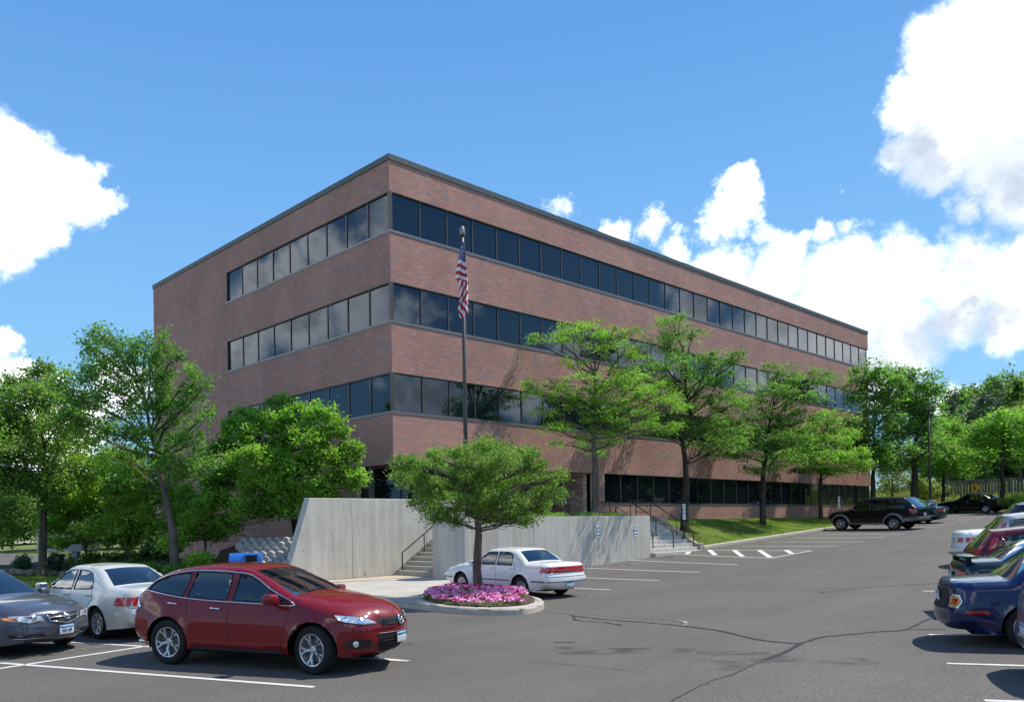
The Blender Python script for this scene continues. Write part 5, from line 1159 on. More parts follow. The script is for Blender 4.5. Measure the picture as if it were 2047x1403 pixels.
    # --- side windows
    for w,wr_ in zip(c.windows,wins):
        V,Fc=cdt_fill([wr_],.07); 
        for s_ in (1,-1):
            mb=MB().add(P3v(V[:,0],V[:,1],s_,-.005),Fc); K('window',mb,w.get('m',m_glass))
            if w.get('frame',True):
                q=list(P3v([a[0] for a in wr_],[a[1] for a in wr_],s_,-.002)); K('window_frame',MB().tube(q+[q[0]],.013,5),w.get('fm',m_blk))
    for ln in c.trims: side_line(ln['p'],ln.get('r',.008),ln.get('m',m_chrome),ln.get('n','trim'),off=ln.get('off',.004),closed=ln.get('closed',False))
    for ln in c.seams: side_line(ln,.0065,m_seam,'panel_gap',off=-.0015,n_=4)
    for pt in c.patches: side_patch(pt['p'],pt.get('off',.004),pt['m'],pt['n'])
    # --- nose and tail surface lookups
    fr=[i for i in range(len(O)) if O[i,0]>c.xf+.05 and par[i]<=c.nose_to]; rr_=[i for i in range(len(O)) if O[i,0]<c.xr-.05 and par[i]>=c.tail_from]
    tabs={}
    for front in (True,False):
        idx=fr if front else rr_; od=np.argsort(O[idx,1]); idx=np.array(idx)[od]; tabs[front]=(O[idx,1],O[idx,0],wO[idx],bow[idx]*nor[idx,0])
    def surfv(y,z,front=True):
        y=np.atleast_1d(np.asarray(y,float));z=np.atleast_1d(np.asarray(z,float)); zz,xx,ww,bb=tabs[front]
        x0=np.interp(z,zz,xx);w=np.interp(z,zz,ww);b=np.interp(z,zz,bb);ay=np.abs(y); res=x0+b*(1-np.clip(ay/w,0,1)**2); sg=1 if front else -1
        m=ay>w
        if m.any():
            lo=x0[m]-sg*getattr(c,'wrap',.34); hi=x0[m].copy()
            for _ in range(16):
                q=(lo+hi)/2; ins=yside(q,z[m])<ay[m]; hi=np.where(ins,q,hi); lo=np.where(ins,lo,q)
            res[m]=(lo+hi)/2
        return res
    def surf(y,z,front=True): return float(surfv(y,z,front)[0])
    def end_ptv(y,z,front,off):
        y=np.atleast_1d(np.asarray(y,float));z=np.atleast_1d(np.asarray(z,float)); n_=len(y); h=.015
        X=surfv(np.concatenate([y,y+h,y-h,y,y]),np.concatenate([z,z,z,z+h,z-h]),front).reshape(5,n_); sg=1 if front else -1
        nv=np.stack([np.ones(n_),-(X[1]-X[2])/(2*h),-(X[3]-X[4])/(2*h)],1)*sg; nv/=np.linalg.norm(nv,axis=1)[:,None]; P=np.stack([X[0],y,z],1)+nv*off
        for i in range(n_):
            hh,n2,_,_=bvh.ray_cast(Vector((sg*4,float(y[i]),float(z[i]))),Vector((-sg,0,0)))
            if hh is not None and abs(hh.x-X[0][i])<.14:
                n2=n2 if n2.x*sg>0 else -n2; P[i]=np.array(hh)+np.array(n2)*off*1.1
        return P
    def end_pt(y,z,front,off): return end_ptv(y,z,front,off)[0]
    def end_patch(poly,front,off,m,nm,mirror=True,st=.07,par_=None):
        V,Fc=cdt_fill([ringpts(poly,st)],st); res=[]
        for s_ in ((1,-1) if mirror else (1,)):
            res.append(K(nm,MB().add(end_ptv(V[:,0]*s_,V[:,1],front,off),Fc),m,par_))
        return res
    def end_line(line,front,r_,m,nm,mirror=False,off=.003,par_=None,closed=False):
        q=ringpts(line,.07,closed); q=q+[q[0]] if closed else q
        for s_ in ((1,-1) if mirror else (1,)): K(nm,MB().tube(end_ptv([a[0]*s_ for a in q],[a[1] for a in q],front,off),r_,5),m,par_)
    for e_ in c.ends:
        if e_['k']=='patch': end_patch(e_['p'],e_['f'],e_.get('off',.005),e_['m'],e_['n'],e_.get('mir',True))
        elif e_['k']=='line': end_line(e_['p'],e_['f'],e_.get('r',.006),e_['m'],e_['n'],e_.get('mir',True),e_.get('off',.003),closed=e_.get('closed',False))
        elif e_['k']=='bulb':
            for s_ in (1,-1):
                y,z=e_['p']; p=end_pt(y*s_,z,e_['f'],.006); sg=1 if e_['f'] else -1; q=end_pt(y*s_,z,e_['f'],.02); ax=Vector(q-p).normalized(); rot=Vector((0,0,1)).rotation_difference(ax).to_matrix()
                r_=e_['r']; V=[]; mb=MB().lathe([(r_,0),(r_*.92,.006),(r_*.55,.002),(.0,.012)],14); mb.v=[tuple(Vector(rot@Vector(v))+Vector(p)) for v in mb.v]; K(e_.get('n','lamp'),mb,e_['m'])
        elif e_['k']=='plate':
            y,z=e_['p']; f=e_['f']; sg=1 if f else -1; x=max([surf(y+a,z+b,f)*sg for a in (-.15,.15,0) for b in (-.07,0,.07)])*sg+sg*.012
            pl=K('licence_plate',MB().rbox(min(x,x+sg*.008),y-.152,z-.076,max(x,x+sg*.008),y+.152,z+.076,.003),mat('plate_white',(.50,.54,.58),.5)); 
            K('plate_band',MB().box(min(x+sg*.009,x+sg*.0105),y-.145,z+.030,max(x+sg*.009,x+sg*.0105),y+.145,z+.071),mat('plate_blue',(.06,.30,.55),.5),pl)
            if e_.get('t'):
                rot=Matrix.Rotation(PI/2*sg,4,'Z')@Matrix.Rotation(PI/2,4,'X'); textmesh('plate_lettering',e_['t'],.085,mat('plate_ink',(.03,.05,.20),.5),Matrix.Translation((x+sg*.011,y,z-.02))@rot,pl,bold=.0015,sx=.72)
        elif e_['k']=='badge': 
            y,z=e_['p']; p=end_pt(y,z,e_['f'],.012); q=end_pt(y,z,e_['f'],.03); ax=Vector(q-p).normalized(); upv=Vector((0,0,1)); sd=upv.cross(ax).normalized(); u2=ax.cross(sd)
            r_=e_['r']; mb=MB(); ell=[Vector(p)+sd*(r_*1.12*math.cos(a))+u2*(r_*.95*math.sin(a)) for a in np.linspace(0,2*PI,25)]; mb.tube([v[:] for v in ell],r_*.13,6,cap=False)
            for ln in e_['w']: mb.tube([(Vector(p)+sd*(r_*a)+u2*(r_*b))[:] for a,b in ln],r_*.12,5)
            K('emblem',mb,m_chrome)
    # --- liners, chassis, interior
    for ax in (c.xf,c.xr):
        for s_ in (1,-1):
            V=[];m_=13;lin=MB()
            for yy in (W-.05,W-.36):
                for t in np.linspace(-.25,PI+.25,m_): V.append((ax+(A+.004)*math.cos(t),yy*s_,c.wr+(A+.004)*math.sin(t)))
            lin.add(V,[(j,j+1,m_+j+1,m_+j) for j in range(m_-1)]); lin.add(V[m_:],[tuple(range(m_))]); K('wheel_arch_liner',lin,m_void,fix=False)
    ch=MB(); zt=belt(0)-.12; zf_=min(zt,.62)
    ch.box(c.xr-A-.02,-W+.09,zb-.02,c.xf+A+.02,W-.09,zb+.06) if False else None
    ch.box(c.xr+A+.01,-W+.07,zb-.03,c.xf-A-.01,W-.07,zb+.10).box(c.xr-A,-W+.37,zb-.02,c.xr+A+.009,W-.37,zf_).box(c.xf-A-.009,-W+.37,zb-.02,c.xf+A,W-.37,zf_).box(tx+.30,-W+.30,zb+.0,c.xr-A-.001,W-.30,zf_-.05).box(c.xf+A+.001,-W+.34,zb+.02,nx-.34,W-.34,zf_-.1)
    K('chassis',ch,m_void,sm=False)
    if getattr(c,'interior',True):
        i_=MB(); sx=c.cab[0]; ex=c.cab[1]; bz=belt(0)
        i_.box(ex,-W+.14,zb+.11,sx,W-.14,zb+.16); K('floor',i_,m_dash,sm=False)
        for x0,nm in ((sx-1.05,'seat'),(ex+.55,'rear_bench')):
            for s_ in ((1,-1) if nm=='seat' else (0,)):
                hw=.25 if nm=='seat' else W-.25; y0=s_*.37
                m=MB().rbox(x0,y0-hw,zb+.17,x0+.5,y0+hw,zb+.38,.04); m.rbox(x0-.17,y0-hw,zb+.17,x0-.02,y0+hw,min(c.H-.42,bz+.10),.045)
                for hy in ((y0,) if nm=='seat' else (-.35,.35)): m.rbox(x0-.17,hy-.13,min(c.H-.42,bz+.10)+.005,x0-.07,hy+.13,min(c.H-.42,bz+.10)+.17,.04)
                K(nm,m,c.seat if hasattr(c,'seat') else m_cloth)
        d_=MB().rbox(sx-.25,-W+.15,bz-.35,sx+.25,W-.15,bz-.01,.06); K('dashboard',d_,m_dash)
        a=np.linspace(0,2*PI,17); K('steering_wheel',MB().tube([(sx-.36+.06*math.sin(t),.37+.18*math.cos(t),bz-.02+.17*math.sin(t)) for t in a],.014,6,cap=False).tube([(sx-.38,.2,bz-.02),(sx-.36,.54,bz-.02)],.014,5),m_dash)
    # mirrors
    mx,mz=c.mirror
    for s_ in (1,-1):
        p=P3(mx,mz,s_,0); o=K('mirror',MB().rbox(p[0]-.10,min(p[1],p[1]+s_*.26)+(.05 if s_>0 else 0),p[2]-.01,p[0]+.08,max(p[1],p[1]+s_*.26)-(0 if s_>0 else .05),p[2]+.15,.04).rbox(p[0]-.05,min(p[1]-s_*.04,p[1]+s_*.1),p[2]-.03,p[0]+.05,max(p[1]-s_*.04,p[1]+s_*.1),p[2]+.03,.015),getattr(c,'mirror_m',c.paint))
        K('mirror_glass',MB().box(p[0]-.104,min(p[1]+s_*.07,p[1]+s_*.24),p[2]+.01,p[0]-.1005,max(p[1]+s_*.07,p[1]+s_*.24),p[2]+.13),m_chrome,o,sm=False)
    for hx,hz in c.handles:
        for s_ in (1,-1):
            p=P3(hx,hz,s_,.022); a=P3(hx-.10,hz+.004,s_,.006); b=P3(hx+.10,hz-.004,s_,.006); a1=P3(hx-.075,hz+.003,s_,.03);b1=P3(hx+.075,hz-.003,s_,.03)
            K('door_handle',MB().tube([a,a1,b1,b],.0135,6),getattr(c,'handle_m',m_chrome))
    if getattr(c,'exhaust',None): K('exhaust',MB().lathe([(.026,-.02),(.032,0),(.032,.12),(.024,.12),(.024,.02)],10,(c.exhaust[0],c.exhaust[1],c.exhaust[2]),'x'),m_chrome)
    # --- wheels
    wr,ww,rr=c.wr,c.tw,c.rim
    tp=[(rr,-ww*.40),(rr+.012,-ww*.46),(rr+(wr-rr)*.5,-ww*.52),(wr-.022,-ww*.46),(wr-.004,-ww*.36),(wr,-ww*.2),(wr,ww*.2),(wr-.004,ww*.36),(wr-.022,ww*.46),(rr+(wr-rr)*.5,ww*.52),(rr+.012,ww*.46),(rr,ww*.40)]
    ty=MB().lathe(tp,40,axis='y'); 
    for q in (-.22,0,.22): pass
    tme=bpy.data.meshes.new('tyre'); tme.from_pydata(ty.v,[],ty.f); tme.materials.append(m_tyre); tme.polygons.foreach_set('use_smooth',[True]*len(tme.polygons))
    rm=MB(); yo=ww*.40
    rm.lathe([(rr+.004,yo+.004),(rr-.004,yo+.012),(rr-.018,yo+.006),(rr-.024,yo-.03),(rr-.05,yo-.12),(rr-.05,-yo)],40,axis='y')
    rm.lathe([(0,yo-.012),(.032,yo-.012),(.036,yo-.02),(.06,yo-.03),(.065,yo-.06)],20,axis='y')
    style,ns=c.spoke
    for k in range(ns):
        a=2*PI*k/ns+PI/2
        def spoke(a0,a1,w0,w1,r0=.05,r1=rr-.012):
            V=[];
            for r_,a_,w_,y_ in ((r0,a0,w0,yo-.028),((r0+r1)/2,(a0+a1)/2,(w0+w1)/2,yo-.008),(r1,a1,w1,yo+.002)):
                ca,sa=math.cos(a_),math.sin(a_)
                for e1,dy in ((-1,-.03),(-.8,0),(.8,0),(1,-.03)): V.append((r_*ca-e1*w_*sa,y_+dy,r_*sa+e1*w_*ca))
            rm.add(V,[(j*4+i,j*4+i+1,(j+1)*4+i+1,(j+1)*4+i) for j in (0,1) for i in (0,1,2)])
        if style=='Y': spoke(a,a,.026,.020,r1=rr*.55); spoke(a-.02,a-.24,.016,.017,r0=rr*.45); spoke(a+.02,a+.24,.016,.017,r0=rr*.45)
        elif style=='twin': spoke(a-.03,a-.14,.014,.013); spoke(a+.03,a+.14,.014,.013)
        elif style=='wide': spoke(a,a,.030,.036)
        elif style=='cover': spoke(a,a,.020,.030,r0=.06,r1=rr*.80)
    for k in range(5): a=2*PI*k/5+.3; rm.lathe([(.0,yo-.020),(.009,yo-.020),(.009,yo-.04)],6,(.052*math.cos(a),0,.052*math.sin(a)),'y')
    rme=bpy.data.meshes.new('rim'); rme.from_pydata(rm.v,[],rm.f); rme.materials.append(c.rim_m if hasattr(c,'rim_m') else m_alloy)
    bmx=bmesh.new(); bmx.from_mesh(rme); bmesh.ops.recalc_face_normals(bmx,faces=bmx.faces[:]); bmx.to_mesh(rme); bmx.free(); 
    db=MB().lathe([(0,yo-.075),(rr-.055,yo-.075),(rr-.055,-yo),(0,-yo)],24,axis='y').lathe([(.06,yo-.06),(rr*.62,yo-.06),(rr*.62,yo-.07)],24,axis='y'); dme=bpy.data.meshes.new('wheel'); dme.from_pydata(db.v,[],db.f); dme.materials.append(m_hubd if style!='cover' else m_hose)
    tk=W-ww/2-getattr(c,'tuck',.012)
    for ax,steer in ((c.xf,getattr(c,'steer',0)),(c.xr,0)):
        for s_ in (1,-1):
            w=bpy.data.objects.new('wheel',dme); COL.objects.link(w); w.parent=root; w.location=(ax,tk*s_,wr); w.rotation_euler=(0,0,(0 if s_>0 else PI)+steer)
            for nm,me in (('tyre',tme),('rim',rme)):
                o=bpy.data.objects.new(nm,me); COL.objects.link(o); o.parent=w; o.rotation_euler=(0,random.uniform(0,6),0)
    c.P3=P3;c.end_pt=end_pt;c.root=root; c.tk=tk; c.K=K; c.yside=yside
    return root
def set_car(root,x,y,ang):
    f=np.array([math.cos(ang),math.sin(ang)]); l=np.array([-f[1],f[0]]); p=np.array([x,y])
    zf_,zr_=Gz(*(p+f*1.35)),Gz(*(p-f*1.35)); zl,zr2=Gz(*(p+l*.8)),Gz(*(p-l*.8))
    root.location=(x,y,(zf_+zr_+zl+zr2)/4+.0); X=Vector((f[0],f[1],(zf_-zr_)/2.7)).normalized(); Yv=Vector((l[0],l[1],(zl-zr2)/1.6)).normalized(); Z=X.cross(Yv).normalized(); Yv=Z.cross(X)
    root.rotation_euler=Matrix((X,Yv,Z)).transposed().to_euler()
def by_wheels(c,root,rear,front,near):
    A,B=gp(*rear)[:2],gp(*front)[:2]; v=B-A; L_=np.linalg.norm(v); v/=L_; l=np.array([-v[1],v[0]]); mid=(A+B)/2-l*near*(c.tk+.05); print(root.name,'wheelbase seen %.2f model %.2f'%(L_,c.xf-c.xr)); set_car(root,mid[0],mid[1],math.atan2(v[1],v[0]))
def proj(P):
    v=np.asarray(P,float)-CAM; z=v@fw; return np.array([PX+F*(v@RT)/z,PY-F*(v@UP)/z])
def by_hubs(c,root,rear,front,near,srange=(.93,1.07)):
    """stand the car so that its near wheel hubs line up with the hubs seen; uniform scale is left free within a few per cent"""
    A=gp(rear[0],rear[1]+30)[:2];B=gp(front[0],front[1]+30)[:2]; v=B-A; ang=math.atan2(v[1],v[0]); l=np.array([-math.sin(ang),math.cos(ang)]); mid=(A+B)/2-l*near*c.tk
    p=np.array([mid[0],mid[1],ang,1.])
    def res(p):
        f=np.array([math.cos(p[2]),math.sin(p[2])]); l=np.array([-f[1],f[0]]); out=[]
        for ax,t in ((c.xr,rear),(c.xf,front)):
            q=p[:2]+f*ax*p[3]+l*near*(c.tk+.09)*p[3]; out+=list(proj([q[0],q[1],Gz(*q)+c.wr*p[3]])-np.array(t))
        return np.array(out+[(p[3]-1)*60])
    for _ in range(40):
        r=res(p); J=np.zeros((5,4))
        for i in range(4):
            h=1e-4; q=p.copy(); q[i]+=h; J[:,i]=(res(q)-r)/h
        st=np.linalg.lstsq(J,-r,rcond=None)[0]; st=np.clip(st,-1,1); p=p+st*.7
    p[3]=min(max(p[3],srange[0]),srange[1]); print(root['label'][:30],'fit',np.round(p,2),np.round(res(p),1)); set_car(root,p[0],p[1],p[2]); root.scale=(p[3],)*3
def l2w(lat,d): p=CAM+np.array([fw[0],fw[1],0])*d+rt0*lat; return p[:2]
HL=np.array([.92,-.39]);HL/=np.linalg.norm(HL); HW_=HL[0]*rt0[:2]+HL[1]*fw[:2]; HANG=math.atan2(HW_[1],HW_[0])
def by_tail(c,root,px,d,side=-1,ang=None):
    """near rear corner (on the right flank) seen at pixel column px at distance d"""
    ang=HANG if ang is None else ang; f=np.array([math.cos(ang),math.sin(ang)]); l=np.array([-f[1],f[0]]); q=l2w((px-PX)/F*d,d); tail=q-l*side*(c.W/2-.16); set_car(root,*(tail-f*(c.outline_tail+.05)),ang)
def sedan(L_=4.78,wb=2.7,H=1.43,W=1.80,fo=.93,zn=.72,zh=.93,zd=1.02,cx=.78,rf=.08,rr=-1.05,dx=-1.62,tum=.42,wr=.325,rim=.205,boxy=0.,tailr=.24,noser=.30,sill=.21,belt0=.90,belt1=.98,**k):
    xf=wb/2; xr=-wb/2; nx=xf+fo; tx=nx-L_
    b=boxy
    out=[(nx-.20,.25,.28),(nx-.05,.34,.30),(nx,.50,noser),(nx-.03,.62,noser),(nx-.10-.03*(1-b),zn,.22),(nx-.42,zn+.10*(1-b)+.06*b,.13),((nx+cx)/2-.05,(zn+zh)/2+.06,.11),(cx+.02,zh,.08),(rf,H-.035,.07),((rf+rr)/2,H,.08),(rr,H-.04,.08),(dx,zd,.09),((dx+tx)/2-.05,zd-.01,.10),(tx+.14,zd-.02,.14 if not b else .07),(tx+.06-.03*b,zd-.10,tailr),(tx+.05-.02*b,.72,tailr),(tx+.0,.60,tailr),(tx,.45,tailr),(tx+.06,.32,.26),(tx+.25,.27,.24)]
    bl=lambda x: np.interp(x,[dx,cx],[belt1,belt0])
    sl=(H-.035-zh)/(cx-rf)
    a0=cx-.19; wf=[(a0-.0,bl(a0)+.02),(rf-.05+.03,H-.115),(rf-.35,H-.085),(-.20,H-.075),(-.22,bl(-.2)+.02)]
    rx=rr-.02; wr_=[(-.32,bl(-.3)+.02),(-.30,H-.077),(rx+.28,H-.088),(rx+.02,H-.15),(rx-.18,bl(rx)+.07),(rx-.16,bl(rx)+.02)]
    c=Car(W=W,H=H,outline=out,sharp=(7,11) if not b else (7,11),outline_nose=nx,outline_tail=tx,xf=xf,xr=xr,tf=.13,tr=.10,tum=tum,belt=[(-3,belt1),(dx,belt1),(cx,belt0),(3,belt0-.06)],
      windows=[{'p':wf},{'p':wr_}],trims=[],seams=[[(cx-.12,belt0-.02),(cx-.10,.62),(cx-.16,sill+.02)],[(-.26,bl(-.2)+.0),(-.28,.6),(-.27,sill+.02)],[(rx-.10,bl(rx)+.0),(rx-.16,.78),(xr+.37,.60),(xr+.37+.12,sill+.02)]],
      patches=[],ends=[],glass_zones=[(7.04,7.96,'windscreen'),(10.06,10.94,'rear_window')],bow=[(0,.05),(3,.10),(4,.09),(5,.05),(7,.035),(8,.025),(9,.03),(10,.03),(11,.03),(13,.03),(14,.06),(17,.09),(19,.05)],nose_to=4.6,tail_from=13.2,
      sill=sill,wr=wr,tw=.205,rim=rim,arch=wr+.055,spoke=('twin',7),mirror=(cx-.20,bl(cx)+.0),handles=[(-.10-.0,belt0-.08),(rx-.02,belt1-.10)],cab=(cx-.1,rr-.35),step=.10)
    c.zm=.60
    c.__dict__.update(k); return c
red_lamps=lambda zd,y0,z0,z1: [(y0,z0),(.92,z0),(.92,z1),(y0,z1)]
def lights_front(c,yi,yo,z0,z1,amber=True):
    c.ends.append(dict(k='patch',p=[(yi,z0+.02),(yo,z0),(yo,z1),(yi+.05,z1-.01)],f=True,m=m_lamp,n='headlight',off=.006))
def std_sedan_bits(c,zl0,zl1,bz=.48,plate_t='',yi=.45):
    lights_front(c,.42,.76,.60,.72); c.ends.append(dict(k='patch',p=[(-.34,.60),(.34,.60),(.34,.70),(-.34,.70)],f=True,m=m_mesh,n='grille',mir=False)); c.ends.append(dict(k='patch',p=[(-.5,.30),(.5,.30),(.5,.40),(-.5,.40)],f=True,m=m_blk,n='air_intake',mir=False))
    c.ends.append(dict(k='patch',p=[(yi,zl0),(.70,zl0),(.70,zl1),(yi,zl1)],f=False,m=m_lampr,n='tail_light',off=.016)); c.ends.append(dict(k='plate',p=(0,(zl0+zl1)/2-.02),f=False,t=plate_t))
    c.ends.append(dict(k='line',p=[(-.78,bz+.10),(.78,bz+.10)],f=False,m=m_seam,n='bumper_gap',mir=False,r=.004))
# ---- 1 red crossover ------------------------------------------------
p_red=paint('paint_red',(.17,.003,.006),.0,.45)
cx7=Car(W=1.87,H=1.645,step=.055,outline=[(1.98,.265,.22),(2.12,.31,.28),(2.23,.46,.36),(2.26,.62,.40),(2.22,.76,.38),(2.11,.875,.30),(1.88,.970,.18),(1.50,1.055,.14),(1.10,1.115,.10),(.98,1.135,.07),(.10,1.515,.07),(-.45,1.570,.08),(-1.05,1.562,.09),(-1.58,1.478,.10),(-1.86,1.365,.12),(-2.17,1.13,.20),(-2.25,1.04,.30),(-2.31,.86,.36),(-2.34,.68,.36),(-2.32,.50,.34),(-2.20,.37,.28),(-2.02,.33,.2)],sharp=(9,14),
 outline_nose=2.26,outline_tail=-2.34,xf=1.375,xr=-1.375,tf=.16,tr=.12,tum=.40,belt=[(-3,1.16),(-1.9,1.15),(-1.0,1.085),(-.2,1.055),(1.0,1.02),(3,.9)],zm=.66,crease=.012,creasez=.42,
 windows=[{'p':[(.92,1.050),(.60,1.213),(.62,1.045)],'frame':True},{'p':[(.56,1.048),(.54,1.238),(.13,1.423),(-.08,1.463),(-.12,1.062)]},{'p':[(-.24,1.066),(-.22,1.476),(-.60,1.490),(-.93,1.490),(-1.03,1.100)],'m':m_priv},{'p':[(-1.12,1.108),(-1.03,1.484),(-1.45,1.428),(-1.70,1.354),(-1.83,1.271),(-1.90,1.177),(-1.85,1.200),(-1.5,1.150)],'m':m_priv}],
 trims=[{'p':smoothpts([(1.05,1.020),(.55,1.242),(.16,1.448),(-.12,1.490),(-.55,1.512),(-1.02,1.508),(-1.45,1.449),(-1.72,1.370),(-1.87,1.274),(-1.94,1.169),(-1.88,1.178),(-1.5,1.128),(-1.05,1.078),(-.6,1.052),(-.15,1.038),(.55,1.022)],3,True),'r':.011,'closed':True,'n':'window_chrome','off':.006}],
 seams=[[(.98,1.0),(.93,.86),(.86,.6),(.80,.31)],[(-.17,1.03),(-.18,.7),(-.15,.31)],[(-1.02,1.05),(-.98,.86),(-.86,.62),(-.80,.31)]],
 patches=[{'p':[(-.86,.275),(.84,.275),(.86,.335),(-.88,.335)],'m':m_blk,'n':'sill_cladding','off':.006},{'p':[(-1.98,.93),(-2.20,.78),(-2.29,.90),(-2.24,1.04),(-2.12,1.07)],'m':m_lamp,'n':'tail_light','off':.006},{'p':[(.57,1.05),(.60,1.05),(.58,1.24),(.55,1.25)],'m':m_blk,'n':'window_bar','off':.0}],
 ends=[dict(k='patch',p=[(.46,.735),(.72,.745),(.93,.82),(.935,.865),(.86,.885),(.66,.845),(.50,.775)],f=True,m=m_lamp,n='headlight',off=.007),dict(k='bulb',p=(.70,.795),f=True,r=.050,m=m_lampi,n='headlight_bulb'),dict(k='bulb',p=(.83,.825),f=True,r=.046,m=m_lampi,n='headlight_bulb'),
  dict(k='line',p=[(.46,.735),(.72,.745),(.93,.82),(.935,.865),(.86,.885),(.66,.845),(.50,.775)],f=True,m=m_blk,n='headlight_surround',closed=True,r=.006),
  dict(k='patch',p=[(-.46,.765),(-.30,.70),(.30,.70),(.46,.765),(.40,.81),(.15,.825),(-.15,.825),(-.40,.81)],f=True,m=m_mesh,n='upper_grille',mir=False,off=.005),
  dict(k='patch',p=[(-.46,.58),(-.45,.50),(.45,.50),(.46,.58)],f=True,m=m_blk,n='number_panel',mir=False,off=.006),
  dict(k='patch',p=[(-.45,.498),(-.40,.34),(-.28,.30),(.28,.30),(.40,.34),(.45,.498)],f=True,m=m_mesh,n='lower_grille',mir=False,off=.004),
  dict(k='patch',p=[(.58,.40),(.60,.52),(.84,.53),(.88,.47),(.86,.40)],f=True,m=m_blk,n='fog_lamp_recess',off=.004),dict(k='bulb',p=(.79,.465),f=True,r=.045,m=m_lampi,n='fog_lamp'),
  dict(k='line',p=[(-.47,.59),(.47,.59)],f=True,m=m_hose,n='panel_edge',mir=False,r=.006),dict(k='line',p=[(-.80,.655),(-.3,.665),(.3,.665),(.80,.655)],f=True,m=m_seam,n='bumper_gap',mir=False,r=.0035),
  dict(k='badge',p=(0,.765),f=True,r=.075,w=[[(-.95,.35),(-.45,.35),(0,-.35),(.45,.35),(.95,.35)],[(-.8,-.4),(-.4,0)],[(.8,-.4),(.4,0)]]),dict(k='plate',p=(0,.50),f=True,t='SHK·HUG'.replace('·','-') and '')],
 glass_zones=[(9.03,9.97,'windscreen'),(14.05,14.95,'rear_window')],bow=[(0,.03),(2,.12),(4,.15),(6,.09),(8,.045),(10,.03),(12,.035),(15,.06),(18,.11),(21,.04)],nose_to=6.4,tail_from=15.,
 sill=.275,wr=.365,tw=.235,rim=.245,arch=.425,spoke=('Y',5),mirror=(.72,1.04),handles=[(-.42+.0,.93),(-1.28+.0,.985)],cab=(.85,-1.5),flare=.030,tuck=.0,steer=-.20,rear_glass=m_priv,exhaust=(-2.28,-.55,.30),mirror_m=p_red)
cx7.paint=p_red; cx7.seat=m_cloth
r_=make_car(cx7,'dark red crossover with chrome window surround parked nose right in the foreground','crossover car'); by_hubs(cx7,r_,(335.6,1283.3),(625,1298.5),-1)
# grille honeycomb ribs, wiper, blue cushion-like sunshade on the dash
for k in range(5):
    z=.335+.035*k; cx7.K('grille_rib',MB().tube([cx7.end_pt(y,z,True,.006) for y in np.linspace(-.42+.02*(4-k),.42-.02*(4-k),9)],.005,4),m_blk)
for k in range(3): z=.715+.03*k; cx7.K('grille_rib',MB().tube([cx7.end_pt(y,z,True,.008) for y in np.linspace(-.36,.36,9)],.004,4),m_blk)
cx7.K('sunshade',MB().rbox(.62,-.55,1.02,.90,.05,1.10,.03).rbox(.50,-.30,.98,.75,.0,1.14,.03),mat('sunshade_blue',(.04,.16,.42),.6))
cx7.K('wiper',MB().tube([(.98,-.62,1.175),(.94,-.30,1.205),(.93,.10,1.215)],.008,5).tube([(.98,.1,1.185),(.95,.35,1.205),(.96,.62,1.185)],.008,5),m_blk)
cx7.K('aerial',MB().tube([(-1.70,.05,1.565),(-1.92,.05,1.74)],.006,5),m_blk); cx7.K('inner_mirror',MB().rbox(.30,-.14,1.40,.33,.12,1.46,.012),m_blk)
# ---- 2 white boxy saloon ---------------------------------------------
p_white=paint('paint_white',(.70,.71,.72),.0,.35)
bk=sedan(L_=4.66,wb=2.66,H=1.375,W=1.77,fo=.98,zn=.74,zh=.93,zd=1.00,cx=.85,rf=.22,rr=-.95,dx=-1.50,tum=.36,wr=.315,rim=.19,boxy=1.,tailr=.12,noser=.14,belt0=.90,belt1=.92,tf=.05,tr=.05,spoke=('cover',18),paint=p_white,rim_m=m_alloy,step=.08,endrise=.05)
bk.windows=[{'p':[(.68,.93),(.24,1.27),(.10,1.295),(-.20,1.30),(-.20,.93)],'round':False},{'p':[(-.29,.93),(-.29,1.30),(-.72,1.295),(-.86,1.25),(-.93,1.12),(-.93,.93)]}]
bk.trims=[{'p':[(1.78,.49),(2.24,.49)],'r':.022,'m':m_hose,'n':'rub_strip'},{'p':[(.80,.49),(-.20,.49)],'r':.020,'m':m_hose,'n':'rub_strip'},{'p':[(-.24,.49),(-.86,.49)],'r':.020,'m':m_hose,'n':'rub_strip'},{'p':[(-1.78,.49),(-2.26,.49)],'r':.024,'m':m_hose,'n':'rub_strip'},{'p':[(.85,.925),(.60,.915),(-.95,.915)],'r':.007,'m':m_hose,'n':'belt_strip'}]
bk.ends+=[dict(k='patch',p=[(-.80,.735),(.80,.735),(.80,.90),(-.80,.90)],f=False,m=m_lampr,n='tail_light',mir=False,off=.010),dict(k='line',p=[(-.8,.80),(.8,.80)],f=False,m=m_hose,n='lamp_bar',mir=False,r=.005,off=.012),dict(k='line',p=[(-.81,.725),(.81,.725)],f=False,m=m_chrome,n='lamp_trim',mir=False,r=.006,off=.010),dict(k='line',p=[(-.84,.49),(.84,.49)],f=False,m=m_hose,n='bumper_strip',mir=False,r=.022,off=.01),dict(k='line',p=[(-.84,.62),(.84,.62)],f=False,m=m_seam,n='bumper_gap',mir=False,r=.005),
 dict(k='plate',p=(0,.40),f=False,t=''),dict(k='patch',p=[(.35,.60),(.80,.60),(.80,.72),(.35,.72)],f=True,m=m_lamp,n='headlight',off=.008),dict(k='patch',p=[(-.32,.60),(.32,.60),(.32,.73),(-.32,.73)],f=True,m=m_chrome,n='grille',mir=False)]
bk.patches=[{'p':[(2.20,.60),(2.29,.60),(2.29,.70),(2.20,.70)],'m':m_lampa,'n':'side_marker'},{'p':[(-2.10,.74),(-2.26,.74),(-2.26,.88),(-2.12,.88)],'m':m_lampr,'n':'side_lamp'}]
